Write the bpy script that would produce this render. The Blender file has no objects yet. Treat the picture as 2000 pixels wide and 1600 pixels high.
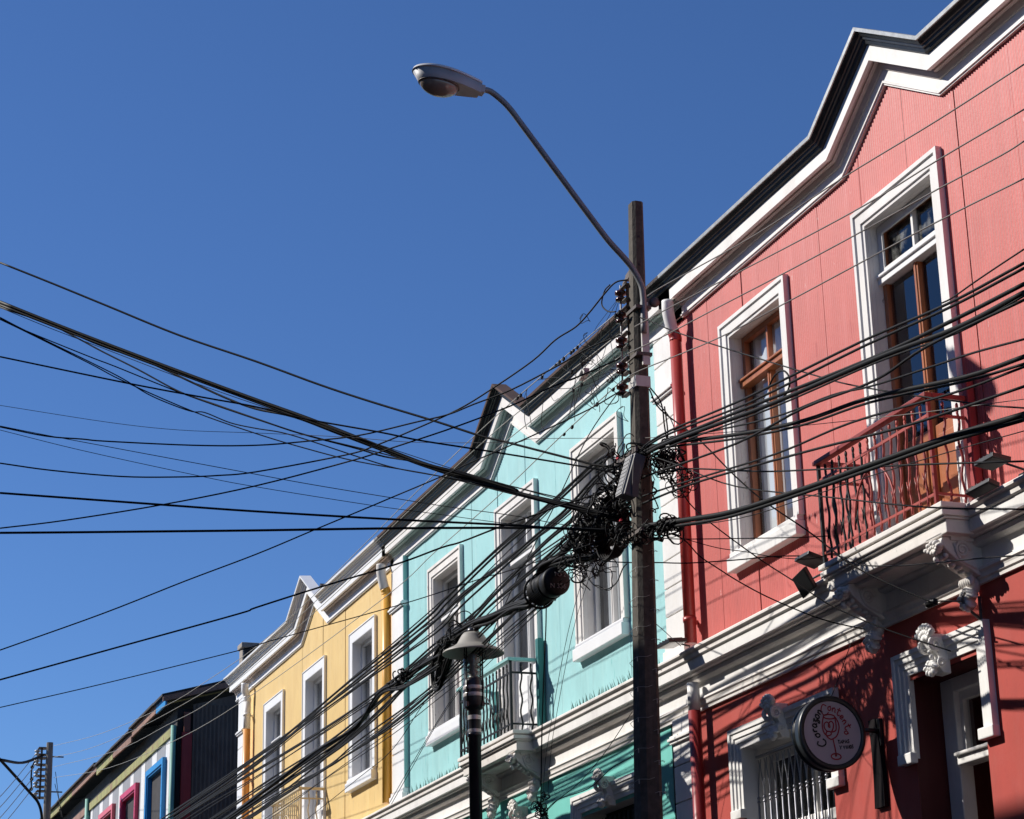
import bpy, math, random
from mathutils import Vector, Matrix, Euler
random.seed(7)
sc = bpy.context.scene
COL = sc.collection
PI = math.pi

# ---------------------------------------------------------------- camera
cd = bpy.data.cameras.new('camera')
cd.sensor_width = 36.0
cd.lens = 74.93
cd.clip_start = .1
cd.clip_end = 4000
cam = bpy.data.objects.new('camera', cd)
COL.objects.link(cam)
RM = Matrix(((0.336964, 0.313504, 0.88779), (0.941245, -0.089477, -0.325656), (-0.022657, 0.945362, -0.325235)))
cam.matrix_world = Matrix.Translation((0, -9, 1.6)) @ RM.to_4x4()
sc.camera = cam

# ---------------------------------------------------------------- light
SUN = Vector((-.7, -1.0, .95)).normalized()        # direction towards the sun
elev = math.asin(SUN.z)
w = bpy.data.worlds.new('World')
sc.world = w
w.use_nodes = True
wn = w.node_tree.nodes
wl = w.node_tree.links
wn.clear()
sky = wn.new('ShaderNodeTexSky')
sky.sky_type = 'NISHITA'
sky.sun_disc = False
sky.sun_elevation = elev
sky.sun_rotation = math.atan2(SUN.x, SUN.y)
sky.altitude = 50
sky.air_density = .9
sky.dust_density = 0.0
sky.ozone_density = 10.0
bg = wn.new('ShaderNodeBackground')
bg.inputs['Strength'].default_value = .088
wo = wn.new('ShaderNodeOutputWorld')
hs = wn.new('ShaderNodeHueSaturation')
hs.inputs['Saturation'].default_value = 1.03
hs.inputs['Hue'].default_value = .504
wl.new(sky.outputs[0], hs.inputs['Color'])
wl.new(hs.outputs[0], bg.inputs[0])
wl.new(bg.outputs[0], wo.inputs[0])
sd = bpy.data.lights.new('sun', 'SUN')
sd.energy = 4.6
sd.angle = math.radians(.53)
sd.color = (1, .955, .89)
so = bpy.data.objects.new('sun', sd)
so.rotation_euler = SUN.to_track_quat('Z', 'Y').to_euler()
so.location = (-20, -30, 30)
COL.objects.link(so)
sc.view_settings.view_transform = 'Standard'
sc.view_settings.look = 'None'
sc.view_settings.exposure = .37
sc.view_settings.gamma = 1
sc.view_settings.use_curve_mapping = False
sc.cycles.max_bounces = 6
sc.cycles.transparent_max_bounces = 12

# ---------------------------------------------------------------- materials
def _nt(name):
    m = bpy.data.materials.new(name)
    m.use_nodes = True
    nt = m.node_tree
    b = nt.nodes['Principled BSDF']
    return m, nt, b

def paint(name, col, rough=.6, var=.18, streak=0.0, streak_col=None, chip=0.0, chip_col=(.2, .18, .16),
          scale=3.0, bump=.15, spec=.4, metal=0.0, vert=True, chip_scale=9.0, dirt=0.0, scratch=0.0, run=(.3, .02, .02), pale=(.8, .7, .68)):
    m, nt, b = _nt(name)
    N, L = nt.nodes, nt.links
    geo = N.new('ShaderNodeNewGeometry')
    def noise(sx, sy, sz, detail=5, rough_=.6):
        mp = N.new('ShaderNodeMapping'); mp.inputs['Scale'].default_value = (sx, sy, sz)
        L.new(geo.outputs['Position'], mp.inputs['Vector'])
        n = N.new('ShaderNodeTexNoise'); n.inputs['Scale'].default_value = 1
        n.inputs['Detail'].default_value = detail; n.inputs['Roughness'].default_value = rough_
        L.new(mp.outputs[0], n.inputs['Vector'])
        return n.outputs['Fac']
    def ramp(src, a, c):
        r = N.new('ShaderNodeMapRange'); r.inputs['From Min'].default_value = a; r.inputs['From Max'].default_value = c
        L.new(src, r.inputs['Value']); return r.outputs[0]
    def mix(fac, A, B, mode='MIX'):
        x = N.new('ShaderNodeMix'); x.data_type = 'RGBA'; x.blend_type = mode
        if isinstance(fac, float): x.inputs[0].default_value = fac
        else: L.new(fac, x.inputs[0])
        for s, v in ((6, A), (7, B)):
            if isinstance(v, tuple): x.inputs[s].default_value = (*v, 1)
            else: L.new(v, x.inputs[s])
        return x.outputs[2]
    dark = tuple(c * (1 - var) for c in col)
    lite = tuple(min(.9, c * (1 + var * .5)) for c in col)
    n0 = noise(scale, scale, scale * (.5 if vert else 1))
    c = mix(ramp(n0, .3, .7), dark, lite)
    if streak:
        s = noise(11, 11, .8, 4)
        sc_ = streak_col or tuple(min(.9, x * 1.35 + .05) for x in col)
        k = N.new('ShaderNodeMath'); k.operation = 'MULTIPLY'; k.inputs[1].default_value = streak
        L.new(ramp(s, .52, .72), k.inputs[0])
        c = mix(k.outputs[0], c, sc_)
        s2 = noise(23, 23, 2.2, 3)
        k2 = N.new('ShaderNodeMath'); k2.operation = 'MULTIPLY'; k2.inputs[1].default_value = streak * .9
        L.new(ramp(s2, .64, .72), k2.inputs[0])
        c = mix(k2.outputs[0], c, tuple(x * .55 for x in col))
    if dirt:
        d = noise(1.7, 1.7, .9, 8, .7)
        k = N.new('ShaderNodeMath'); k.operation = 'MULTIPLY'; k.inputs[1].default_value = dirt
        L.new(ramp(d, .5, .75), k.inputs[0])
        c = mix(k.outputs[0], c, tuple(x * .55 for x in (.6, .55, .5)))
    if scratch:
        for sc3, a_, colr in (((26, 26, 2.2), .66, run), ((34, 34, 5), .70, pale), ((3.2, 3.2, .35), .60, None)):
            s3 = noise(*sc3, 4)
            k = N.new('ShaderNodeMath'); k.operation = 'MULTIPLY'; k.inputs[1].default_value = scratch if colr else scratch * .45
            L.new(ramp(s3, a_, a_ + (.03 if colr else .15)), k.inputs[0])
            c = mix(k.outputs[0], c, colr or tuple(x * .62 for x in col))
    hgt = noise(45, 45, 30, 3)
    if chip:
        q = noise(chip_scale, chip_scale, chip_scale * .45, 9, .75)
        t = .72 - chip * .2
        f = ramp(q, t, t + .012)
        c = mix(f, c, chip_col)
    L.new(c, b.inputs['Base Color'])
    b.inputs['Roughness'].default_value = rough
    b.inputs['Specular IOR Level'].default_value = spec
    b.inputs['Metallic'].default_value = metal
    if bump:
        bp = N.new('ShaderNodeBump'); bp.inputs['Strength'].default_value = bump * .6; bp.inputs['Distance'].default_value = .01
        L.new(hgt, bp.inputs['Height']); L.new(bp.outputs[0], b.inputs['Normal'])
    return m

def glass_mat(name, tint=(.75, .8, .85), refl=1.0, dirt=.0):
    m, nt, b = _nt(name)
    N, L = nt.nodes, nt.links
    N.remove(b)
    out = N['Material Output']
    tr = N.new('ShaderNodeBsdfTransparent'); tr.inputs[0].default_value = (*tint, 1)
    gl = N.new('ShaderNodeBsdfGlossy'); gl.inputs['Roughness'].default_value = .02
    fr = N.new('ShaderNodeLayerWeight'); fr.inputs[0].default_value = .5
    pw = N.new('ShaderNodeMath'); pw.operation = 'POWER'; pw.inputs[1].default_value = 3.5
    L.new(fr.outputs['Facing'], pw.inputs[0])
    mu = N.new('ShaderNodeMath'); mu.operation = 'MULTIPLY_ADD'; mu.inputs[1].default_value = refl * .8; mu.inputs[2].default_value = .05 * refl; mu.use_clamp = True
    L.new(pw.outputs[0], mu.inputs[0])
    mx = N.new('ShaderNodeMixShader')
    L.new(mu.outputs[0], mx.inputs[0]); L.new(tr.outputs[0], mx.inputs[1]); L.new(gl.outputs[0], mx.inputs[2])
    last = mx.outputs[0]
    if dirt:
        geo = N.new('ShaderNodeNewGeometry')
        n = N.new('ShaderNodeTexNoise'); n.inputs['Scale'].default_value = 7; n.inputs['Detail'].default_value = 9
        L.new(geo.outputs['Position'], n.inputs['Vector'])
        r = N.new('ShaderNodeMapRange'); r.inputs['From Min'].default_value = .5; r.inputs['From Max'].default_value = .75; r.inputs['To Max'].default_value = dirt
        L.new(n.outputs['Fac'], r.inputs['Value'])
        df = N.new('ShaderNodeBsdfDiffuse'); df.inputs[0].default_value = (.5, .5, .46, 1)
        m2 = N.new('ShaderNodeMixShader'); L.new(r.outputs[0], m2.inputs[0]); L.new(last, m2.inputs[1]); L.new(df.outputs[0], m2.inputs[2])
        last = m2.outputs[0]
    L.new(last, out.inputs['Surface'])
    return m

M = dict(
    red_sheet=paint('red_sheet', (.58, .118, .10), .5, .12, .45, scratch=.7, run=(.38, .03, .03), streak_col=(.66, .20, .19), chip=.10, chip_col=(.42, .04, .04), chip_scale=7),
    teal_sheet=paint('teal_sheet', (.38, .70, .71), .5, .1, .5, scratch=.6, run=(.12, .48, .48), pale=(.6, .75, .72), streak_col=(.50, .78, .77), chip=.10, chip_col=(.12, .38, .38), chip_scale=7),
    yellow_sheet=paint('yellow_sheet', (.89, .63, .27), .5, .08, .4, scratch=.45, run=(.62, .36, .12), pale=(.9, .78, .5), streak_col=(.9, .70, .38), chip=.04, chip_col=(.5, .3, .1)),
    red_wall=paint('red_wall', (.42, .056, .04), .7, .14, .2, scratch=.25, run=(.26, .03, .03), pale=(.5, .2, .15), dirt=.1, streak_col=(.45, .07, .04), chip=.06, chip_col=(.55, .12, .05), chip_scale=3),
    teal_wall=paint('teal_wall', (.15, .52, .45), .7, .08, .1),
    yellow_wall=paint('yellow_wall', (.8, .5, .18), .7, .08, .1),
    white=paint('white', (.80, .78, .75), .55, .07, .15, streak_col=(.62, .57, .5), dirt=.35, chip=.08, chip_col=(.35, .32, .28)),
    clean_white=paint('clean_white', (.82, .82, .82), .45, .05, .06, streak_col=(.68, .66, .62), dirt=.15),
    old_white=paint('old_white', (.77, .74, .70), .65, .1, .1, streak_col=(.5, .46, .4), chip=.42, chip_col=(.28, .24, .2), dirt=.45, bump=.5),
    worn_trim=paint('worn_trim', (.76, .735, .71), .6, .1, .15, streak_col=(.55, .5, .45), chip=.28, chip_col=(.33, .28, .23), dirt=.3, chip_scale=14, bump=.3),
    dirty_white=paint('dirty_white', (.74, .70, .655), .7, .1, 0, chip=.25, chip_col=(.33, .29, .24), dirt=.5, chip_scale=12),
    soffit=paint('soffit', (.58, .50, .46), .7, .12, 0, dirt=.3),
    teal_soffit=paint('teal_soffit', (.44, .55, .52), .7, .12, 0, dirt=.25),
    black_gutter=paint('black_gutter', (.018, .02, .021), .45, .4, .2, streak_col=(.12, .12, .12), spec=.5, vert=False),
    galvanised=paint('galvanised', (.48, .49, .48), .5, .25, 0, dirt=.4, metal=.5, scale=14, vert=False),
    roof_rust=paint('roof_rust', (.09, .048, .036), .8, .4, 0, chip=.3, chip_col=(.07, .05, .045), vert=False),
    roof_dark=paint('roof_dark', (.035, .03, .03), .8, .4, 0, vert=False),
    wood=paint('wood', (.42, .14, .055), .35, .3, .35, streak_col=(.52, .22, .09), spec=.5, bump=.2),
    dark_wood=paint('dark_wood', (.17, .05, .03), .5, .3, .3),
    red_pipe=paint('red_pipe', (.40, .055, .045), .35, .1, .1, spec=.5, bump=.03),
    lower_pipe=paint('lower_pipe', (.30, .03, .028), .35, .1, .1, spec=.5, bump=.03),
    yellow_pipe=paint('yellow_pipe', (.78, .40, .06), .4, .1, .1, bump=.03),
    orange_pipe=paint('orange_pipe', (.72, .32, .08), .4, .15, .2, chip=.1, chip_col=(.3, .12, .05), bump=.03),
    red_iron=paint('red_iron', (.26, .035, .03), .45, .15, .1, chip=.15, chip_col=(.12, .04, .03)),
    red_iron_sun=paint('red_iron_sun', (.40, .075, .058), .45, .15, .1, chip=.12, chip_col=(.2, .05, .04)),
    black_iron=paint('black_iron', (.012, .013, .015), .55, .3, 0, spec=.3),
    worn_iron=paint('worn_iron', (.06, .065, .07), .5, .4, .3, streak_col=(.2, .19, .18), chip=.15, chip_col=(.3, .08, .06)),
    blue_iron=paint('blue_iron', (.03, .035, .06), .45, .3, 0, spec=.5),
    green_post=paint('green_post', (.03, .17, .16), .5, .2, .1),
    maroon=paint('maroon', (.09, .012, .011), .7, .15, .1),
    teal_trim=paint('teal_trim', (.30, .55, .53), .5, .1, .1, chip=.1, chip_col=(.6, .58, .52)),
    cream_iron=paint('cream_iron', (.60, .49, .32), .5, .15, .1, chip=.1, chip_col=(.3, .15, .08)),
    concrete=paint('concrete', (.09, .078, .064), .9, .35, .3, streak_col=(.22, .19, .16), chip=.25, chip_col=(.10, .085, .07), scale=16, chip_scale=30, bump=.8, vert=False),
    far_concrete=paint('far_concrete', (.20, .18, .16), .9, .25, .2, bump=.4),
    chimney=paint('chimney', (.33, .29, .25), .9, .3, .2, bump=.5),
    galv_pipe=paint('galv_pipe', (.24, .245, .25), .5, .2, 0, metal=.3, bump=0),
    lamp_shell=paint('lamp_shell', (.34, .34, .35), .55, .2, 0, dirt=.5, bump=0),
    lamp_rim=paint('lamp_rim', (.62, .61, .6), .4, .1, 0, bump=.05),
    rubber=paint('rubber', (.008, .008, .009), .6, .3, 0, spec=.15, bump=.05, vert=False),
    greywire=paint('greywire', (.17, .155, .14), .5, .2, 0, bump=0),
    palewire=paint('palewire', (.36, .35, .31), .5, .2, 0, bump=0),
    porcelain=paint('porcelain', (.09, .03, .022), .2, .3, 0, spec=.6, bump=0),
    white_porcelain=paint('white_porcelain', (.5, .48, .44), .25, .2, 0, bump=0),
    steel=paint('steel', (.13, .11, .10), .55, .4, .2, streak_col=(.25, .12, .07), metal=.3, bump=.2),
    white_steel=paint('white_steel', (.62, .6, .57), .45, .15, .2, chip=.15, chip_col=(.25, .12, .07)),
    red_tag=paint('red_tag', (.55, .03, .05), .5, .1, 0, bump=0),
    box_grey=paint('box_grey', (.33, .33, .33), .5, .15, .15, dirt=.3, bump=.1),
    box_dark=paint('box_dark', (.13, .12, .12), .55, .15, 0, bump=.1),
    black_plastic=paint('black_plastic', (.010, .010, .011), .5, .25, 0, spec=.25, bump=.04),
    mark=paint('mark', (.24, .23, .23), .6, .3, 0, bump=0),
    lamp_black=paint('lamp_black', (.025, .024, .028), .32, .3, .1, spec=.5, bump=.05),
    lamp_band=paint('lamp_band', (.60, .56, .54), .3, .2, 0, metal=.3, bump=.05),
    lamp_hat=paint('lamp_hat', (.34, .32, .28), .5, .15, .15, dirt=.4, bump=.1),
    sign_black=paint('sign_black', (.018, .021, .023), .38, .3, .25, streak_col=(.07, .075, .07), spec=.5, bump=.05),
    sign_face=paint('sign_face', (.52, .43, .46), .3, .04, 0, bump=0),
    ink_red=paint('ink_red', (.33, .02, .03), .4, .05, 0, bump=0),
    ink_black=paint('ink_black', (.015, .013, .014), .4, .05, 0, bump=0),
    flood_black=paint('flood_black', (.02, .02, .021), .4, .2, 0, spec=.5, bump=0),
    lamp_glass=paint('lamp_glass', (.20, .165, .14), .12, .35, .2, spec=.7, bump=0),
    flood_face=paint('flood_face', (.30, .31, .27), .15, .1, 0, spec=.6, bump=0),
    curtain=paint('curtain', (.80, .82, .86), .8, .06, .1, streak_col=(.6, .63, .7), bump=0),
    grey_curtain=paint('grey_curtain', (.22, .21, .22), .8, .15, .2, bump=0),
    pink_curtain=paint('pink_curtain', (.62, .33, .35), .8, .1, .2, bump=0),
    upright_black=paint('upright_black', (.012, .009, .010), .8, .2, 0, spec=.1, bump=0),
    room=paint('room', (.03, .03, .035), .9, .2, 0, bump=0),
    glass=glass_mat('glass', (.8, .84, .88), 1.3),
    dusty_glass=glass_mat('dusty_glass', (.6, .62, .62), 1.0, .45),
    clear_glass=glass_mat('clear_glass', (.82, .84, .84), 1.2),
    grey_stripe=paint('grey_stripe', (.30, .305, .32), .6, .1, .2, bump=.05),
    white_stripe=paint('white_stripe', (.74, .73, .72), .6, .08, .1, bump=.05),
    charcoal=paint('charcoal', (.15, .115, .09), .7, .35, .4, streak_col=(.16, .145, .13), chip=.1, chip_col=(.16, .13, .11)),
    moss=paint('moss', (.31, .30, .12), .8, .3, .3, chip=.75, chip_col=(.24, .13, .09), chip_scale=5, bump=.4),
    bare_boards=paint('bare_boards', (.27, .15, .11), .8, .35, .4, chip=.3, chip_col=(.33, .31, .14), bump=.4),
    blue_trim=paint('blue_trim', (.02, .24, .56), .45, .1, .1),
    magenta_trim=paint('magenta_trim', (.55, .035, .10), .45, .1, .1),
    pink_trim=paint('pink_trim', (.66, .13, .15), .45, .1, .1),
    red_board=paint('red_board', (.33, .035, .035), .6, .2, .2, chip=.2, chip_col=(.15, .05, .05)),
    turquoise=paint('turquoise', (.16, .38, .31), .6, .2, .3, chip=.15, chip_col=(.4, .42, .2)),
    asphalt=paint('asphalt', (.06, .058, .055), .9, .2, 0, bump=.4, vert=False),
    pavement=paint('pavement', (.16, .15, .135), .9, .2, 0, bump=.3, vert=False),
    ground=paint('ground', (.12, .11, .09), .95, .3, 0, bump=.3, vert=False),
    plaster=paint('plaster', (.22, .18, .14), .8, .1, .1),
    house_back=paint('house_back', (.30, .27, .24), .85, .2, .1),
    spike=paint('spike', (.10, .16, .14), .4, .2, 0, metal=.3, bump=0),
    beige_door=paint('beige_door', (.36, .30, .22), .6, .1, .1),
    violet_metal=paint('violet_metal', (.40, .40, .43), .3, .1, 0, metal=.7, bump=0),
)

# ---------------------------------------------------------------- mesh helpers
WLD = {}
def tag(o, label=None, cat=None, group=None, kind=None):
    if label: o['label'] = label
    if cat: o['category'] = cat
    if group: o['group'] = group
    if kind: o['kind'] = kind
    return o

def empty(name, loc, label, cat, group=None):
    o = bpy.data.objects.new(name, None)
    o.empty_display_size = .3
    COL.objects.link(o)
    o.location = loc
    WLD[o.name] = Vector(loc)
    return tag(o, label, cat, group)

class MB:
    def __init__(s):
        s.v, s.f, s.sm = [], [], []
    def add(s, vs, fs, smooth=False):
        k = len(s.v)
        s.v += [tuple(v) for v in vs]
        for f in fs:
            s.f.append(tuple(i + k for i in f)); s.sm.append(smooth)
        return s
    def box(s, x0, x1, y0, y1, z0, z1):
        x0, x1 = sorted((x0, x1)); y0, y1 = sorted((y0, y1)); z0, z1 = sorted((z0, z1))
        v = [(x0, y0, z0), (x1, y0, z0), (x1, y1, z0), (x0, y1, z0), (x0, y0, z1), (x1, y0, z1), (x1, y1, z1), (x0, y1, z1)]
        return s.add(v, [(0, 3, 2, 1), (4, 5, 6, 7), (0, 1, 5, 4), (1, 2, 6, 5), (2, 3, 7, 6), (3, 0, 4, 7)])
    def obox(s, c, ax, ay, az):
        c, ax, ay, az = map(Vector, (c, ax, ay, az))
        v = [c + ax * i + ay * j + az * k for k in (-1, 1) for i, j in ((-1, -1), (1, -1), (1, 1), (-1, 1))]
        return s.add(v, [(0, 3, 2, 1), (4, 5, 6, 7), (0, 1, 5, 4), (1, 2, 6, 5), (2, 3, 7, 6), (3, 0, 4, 7)])
    def tube(s, pts, r, n=6, caps=True, r1=None):
        pts = [Vector(p) for p in pts]
        m = len(pts)
        rs = r if isinstance(r, (list, tuple)) else [r + ((r1 if r1 is not None else r) - r) * i / max(1, m - 1) for i in range(m)]
        t0 = (pts[1] - pts[0]).normalized()
        up = Vector((0, 0, 1)) if abs(t0.z) < .95 else Vector((1, 0, 0))
        nx = t0.cross(up).normalized()
        vs = []
        for i, p in enumerate(pts):
            t = (pts[min(i + 1, m - 1)] - pts[max(i - 1, 0)])
            t = t.normalized() if t.length > 1e-9 else t0
            nx = (nx - t * nx.dot(t))
            nx = nx.normalized() if nx.length > 1e-6 else t.orthogonal().normalized()
            ny = t.cross(nx)
            for k in range(n):
                a = 2 * PI * k / n
                vs.append(p + (nx * math.cos(a) + ny * math.sin(a)) * rs[i])
        fs = []
        for i in range(m - 1):
            for k in range(n):
                a, b = i * n + k, i * n + (k + 1) % n
                fs.append((a, b, b + n, a + n))
        s.add(vs, fs, True)
        if caps:
            k = len(s.v) - len(vs)
            s.f.append(tuple(k + i for i in reversed(range(n)))); s.sm.append(False)
            s.f.append(tuple(k + (m - 1) * n + i for i in range(n))); s.sm.append(False)
        return s
    def lathe(s, prof, c, axis='z', n=24, smooth=True):
        # prof: (r, h) pairs
        c = Vector(c); vs = []
        for r, h in prof:
            for k in range(n):
                a = 2 * PI * k / n
                u, v = r * math.cos(a), r * math.sin(a)
                vs.append(c + (Vector((u, v, h)) if axis == 'z' else Vector((h, u, v)) if axis == 'x' else Vector((u, h, v))))
        fs = []
        for i in range(len(prof) - 1):
            for k in range(n):
                a, b = i * n + k, i * n + (k + 1) % n
                fs.append((a, b, b + n, a + n))
        return s.add(vs, fs, smooth)
    def blob(s, c, r, n=8, m=5, rot=None):
        c = Vector(c); r = Vector(r) if not isinstance(r, (int, float)) else Vector((r, r, r))
        vs = []
        for j in range(m + 1):
            ph = PI * j / m
            for k in range(n):
                a = 2 * PI * k / n
                p = Vector((r.x * math.sin(ph) * math.cos(a), r.y * math.sin(ph) * math.sin(a), r.z * math.cos(ph)))
                if rot: p = rot @ p
                vs.append(c + p)
        fs = []
        for j in range(m):
            for k in range(n):
                a, b = j * n + k, j * n + (k + 1) % n
                fs.append((a, a + n, b + n, b))
        return s.add(vs, fs, True)
    def sweep(s, poly, sec, closed=False):
        """section [(y, h)] swept along a polyline in the XZ plane; h is measured along the left-hand normal"""
        P = [Vector((p[0], p[1])) for p in poly]; m = len(P); vs = []
        def nrm(a, b):
            d = (b - a).normalized(); return Vector((-d.y, d.x))
        for i in range(m):
            if closed: n0, n1 = nrm(P[i - 1], P[i]), nrm(P[i], P[(i + 1) % m])
            else:
                n0 = nrm(P[i - 1], P[i]) if i else nrm(P[0], P[1])
                n1 = nrm(P[i], P[i + 1]) if i < m - 1 else n0
            mm = (n0 + n1); mm = mm / max(.2, mm.length_squared / 2)
            for y, h in sec:
                vs.append((P[i].x + mm.x * h, y, P[i].y + mm.y * h))
        k = len(sec); fs = []
        for i in range(m if closed else m - 1):
            for j in range(k):
                a, b = i * k + j, i * k + (j + 1) % k
                c, d = ((i + 1) % m) * k + (j + 1) % k, ((i + 1) % m) * k + j
                fs.append((a, b, c, d))
        if not closed:
            fs.append(tuple(reversed(range(k)))); fs.append(tuple((m - 1) * k + j for j in range(k)))
        return s.add(vs, fs)
    def prism_yz(s, prof, x0, x1):
        k = len(prof)
        vs = [(x0, y, z) for y, z in prof] + [(x1, y, z) for y, z in prof]
        fs = [(i, (i + 1) % k, k + (i + 1) % k, k + i) for i in range(k)] + [tuple(reversed(range(k))), tuple(range(k, 2 * k))]
        return s.add(vs, fs)
    def build(s, name, mat, parent=None, label=None, bevel=0):
        if not s.v: return None
        lo = [min(v[i] for v in s.v) for i in range(3)]; hi = [max(v[i] for v in s.v) for i in range(3)]
        o3 = Vector([(a + b) / 2 for a, b in zip(lo, hi)])
        me = bpy.data.meshes.new(name)
        me.from_pydata([tuple(Vector(v) - o3) for v in s.v], [], s.f)
        me.polygons.foreach_set('use_smooth', s.sm)
        me.materials.append(M[mat])
        me.validate()
        ob = bpy.data.objects.new(name, me)
        COL.objects.link(ob)
        if parent is not None:
            ob.parent = parent
            ob.location = o3 - WLD[parent.name]
        else:
            ob.location = o3
        WLD[ob.name] = o3
        if bevel:
            bm_ = ob.modifiers.new('bevel', 'BEVEL'); bm_.width = bevel; bm_.segments = 2; bm_.limit_method = 'ANGLE'
        if label: ob['label'] = label
        return ob

def B(*a): return MB().box(*a)
def fixn(ob):
    import bmesh
    bm = bmesh.new(); bm.from_mesh(ob.data); bmesh.ops.recalc_face_normals(bm, faces=bm.faces); bm.to_mesh(ob.data); bm.free()
    return ob

def spline(pts, per=6):
    P = [Vector(p) for p in pts]
    if len(P) < 3: return P
    P = [P[0] * 2 - P[1]] + P + [P[-1] * 2 - P[-2]]
    out = []
    for i in range(1, len(P) - 2):
        a, b, c, d = P[i - 1:i + 3]
        for j in range(per):
            t = j / per
            out.append(.5 * ((2 * b) + (c - a) * t + (2 * a - 5 * b + 4 * c - d) * t * t + (-a + 3 * b - 3 * c + d) * t ** 3))
    out.append(P[-2])
    return out

# ---------------------------------------------------------------- shared facade measures
ZF = 9.83          # foot of the eaves frieze
ZC = 6.22          # foot of the upper wall
PITCH = .036
HOUSES = dict(red=(-19.42, -10.0, -14.71), teal=(-29.38, -19.7, -24.47), yellow=(-39.60, -29.8, -34.48))

def eaves_poly(xa, xb, cx, extra=0.0, rise=.53):
    return [(xa, ZF), (cx - .84, ZF), (cx, ZF + rise), (cx + .86, ZF), (xb, ZF)]

def top_at(poly, x):
    for (a, za), (b, zb) in zip(poly, poly[1:]):
        if a <= x <= b: return za + (zb - za) * (x - a) / (b - a)
    return poly[0][1] if x < poly[0][0] else poly[-1][1]

def sheets(parent, xa, xb, poly, holes, mat, z0=ZC, width=.82, pitch=PITCH, amp=.0042, names=None, mats=None, y=0.0, rnd=.002):
    x = xa; i = 0
    while x < xb - .02:
        wd = width if not mats else mats[i % len(mats)][1]
        e = min(xb, x + wd)
        b = MB(); n = max(2, int(round((e - x + .02) / pitch * 4)))
        xs = [x + (e - x + .02) * k / n for k in range(n + 1)]
        off = random.uniform(-rnd, rnd)
        def yy(k): return y + off - amp * math.cos(2 * PI * xs[k] / pitch) - .003 * (k / n)
        for k in range(n):
            xm = (xs[k] + xs[k + 1]) / 2
            iv = [(z0, None)]
            segs = []
            cur = z0
            for (hx0, hx1, hz0, hz1) in sorted(holes, key=lambda h: h[2]):
                if hx0 < xm < hx1:
                    segs.append((cur, hz0)); cur = hz1
            segs.append((cur, 'top'))
            for (a, c) in segs:
                zt0 = top_at(poly, xs[k]) + .06 if c == 'top' else c
                zt1 = top_at(poly, xs[k + 1]) + .06 if c == 'top' else c
                if zt0 - a < .005: continue
                b.add([(xs[k], yy(k), a), (xs[k + 1], yy(k + 1), a), (xs[k + 1], yy(k + 1), zt1), (xs[k], yy(k), zt0)], [(0, 1, 2, 3)], True)
        m_ = mat if not mats else mats[i % len(mats)][0]
        o = b.build('corrugated_sheet', m_, parent)
        if o:
            import bmesh
            bm = bmesh.new(); bm.from_mesh(o.data); bmesh.ops.remove_doubles(bm, verts=bm.verts, dist=.0005); bm.to_mesh(o.data); bm.free()
        x = e; i += 1

def holed_wall(xa, xb, z0, z1, holes, y, thick=.05):
    b = MB()
    xs = sorted({xa, xb, *[v for h in holes for v in h[:2]]}); zs = sorted({z0, z1, *[v for h in holes for v in h[2:]]})
    for i in range(len(xs) - 1):
        for j in range(len(zs) - 1):
            xm, zm = (xs[i] + xs[i + 1]) / 2, (zs[j] + zs[j + 1]) / 2
            if any(h[0] < xm < h[1] and h[2] < zm < h[3] for h in holes): continue
            if not (xa <= xm <= xb and z0 <= zm <= z1): continue
            b.add([(xs[i], y, zs[j]), (xs[i + 1], y, zs[j]), (xs[i + 1], y, zs[j + 1]), (xs[i], y, zs[j + 1])], [(0, 1, 2, 3)])
    return b

# ---------------------------------------------------------------- eaves
def eaves(parent, poly, gutter, gut_top, soff, trim='white', split=True):
    MB().sweep(poly, [(.03, 0), (-.032, 0), (-.032, .012), (-.045, .016), (-.045, .032), (-.03, .038), (-.03, .17), (.03, .17)]).build('frieze', trim, parent)
    MB().sweep(poly, [(-.03, .13), (-.045, .135), (-.06, .17), (-.064, .19), (-.03, .19)]).build('cove_molding', soff, parent)
    MB().sweep(poly, [(.03, .185), (-.10, .19), (-.10, .205), (-.155, .21), (-.155, .235), (.03, .235)]).build('soffit', soff, parent)
    MB().sweep(poly, [(-.13, .19), (-.165, .19), (-.165, .335), (-.13, .335)]).build('fascia', trim, parent)
    MB().sweep(poly, [(-.10, .32), (-.178, .322), (-.192, .328), (-.205, .360), (-.220, .364), (-.226, .385), (-.240, .388),
                      (-.262, .412), (-.276, .42), (-.28, .43), (-.10, .43)]).build('gutter', gutter, parent)
    MB().sweep(poly, [(-.10, .425), (-.288, .42), (-.293, .452), (-.10, .462)]).build('gutter_edge', gut_top, parent)

# ---------------------------------------------------------------- windows
def rect_loop(x0, x1, z0, z1):      # left normal points outwards
    return [(x0, z0), (x0, z1), (x1, z1), (x1, z0)]

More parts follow.
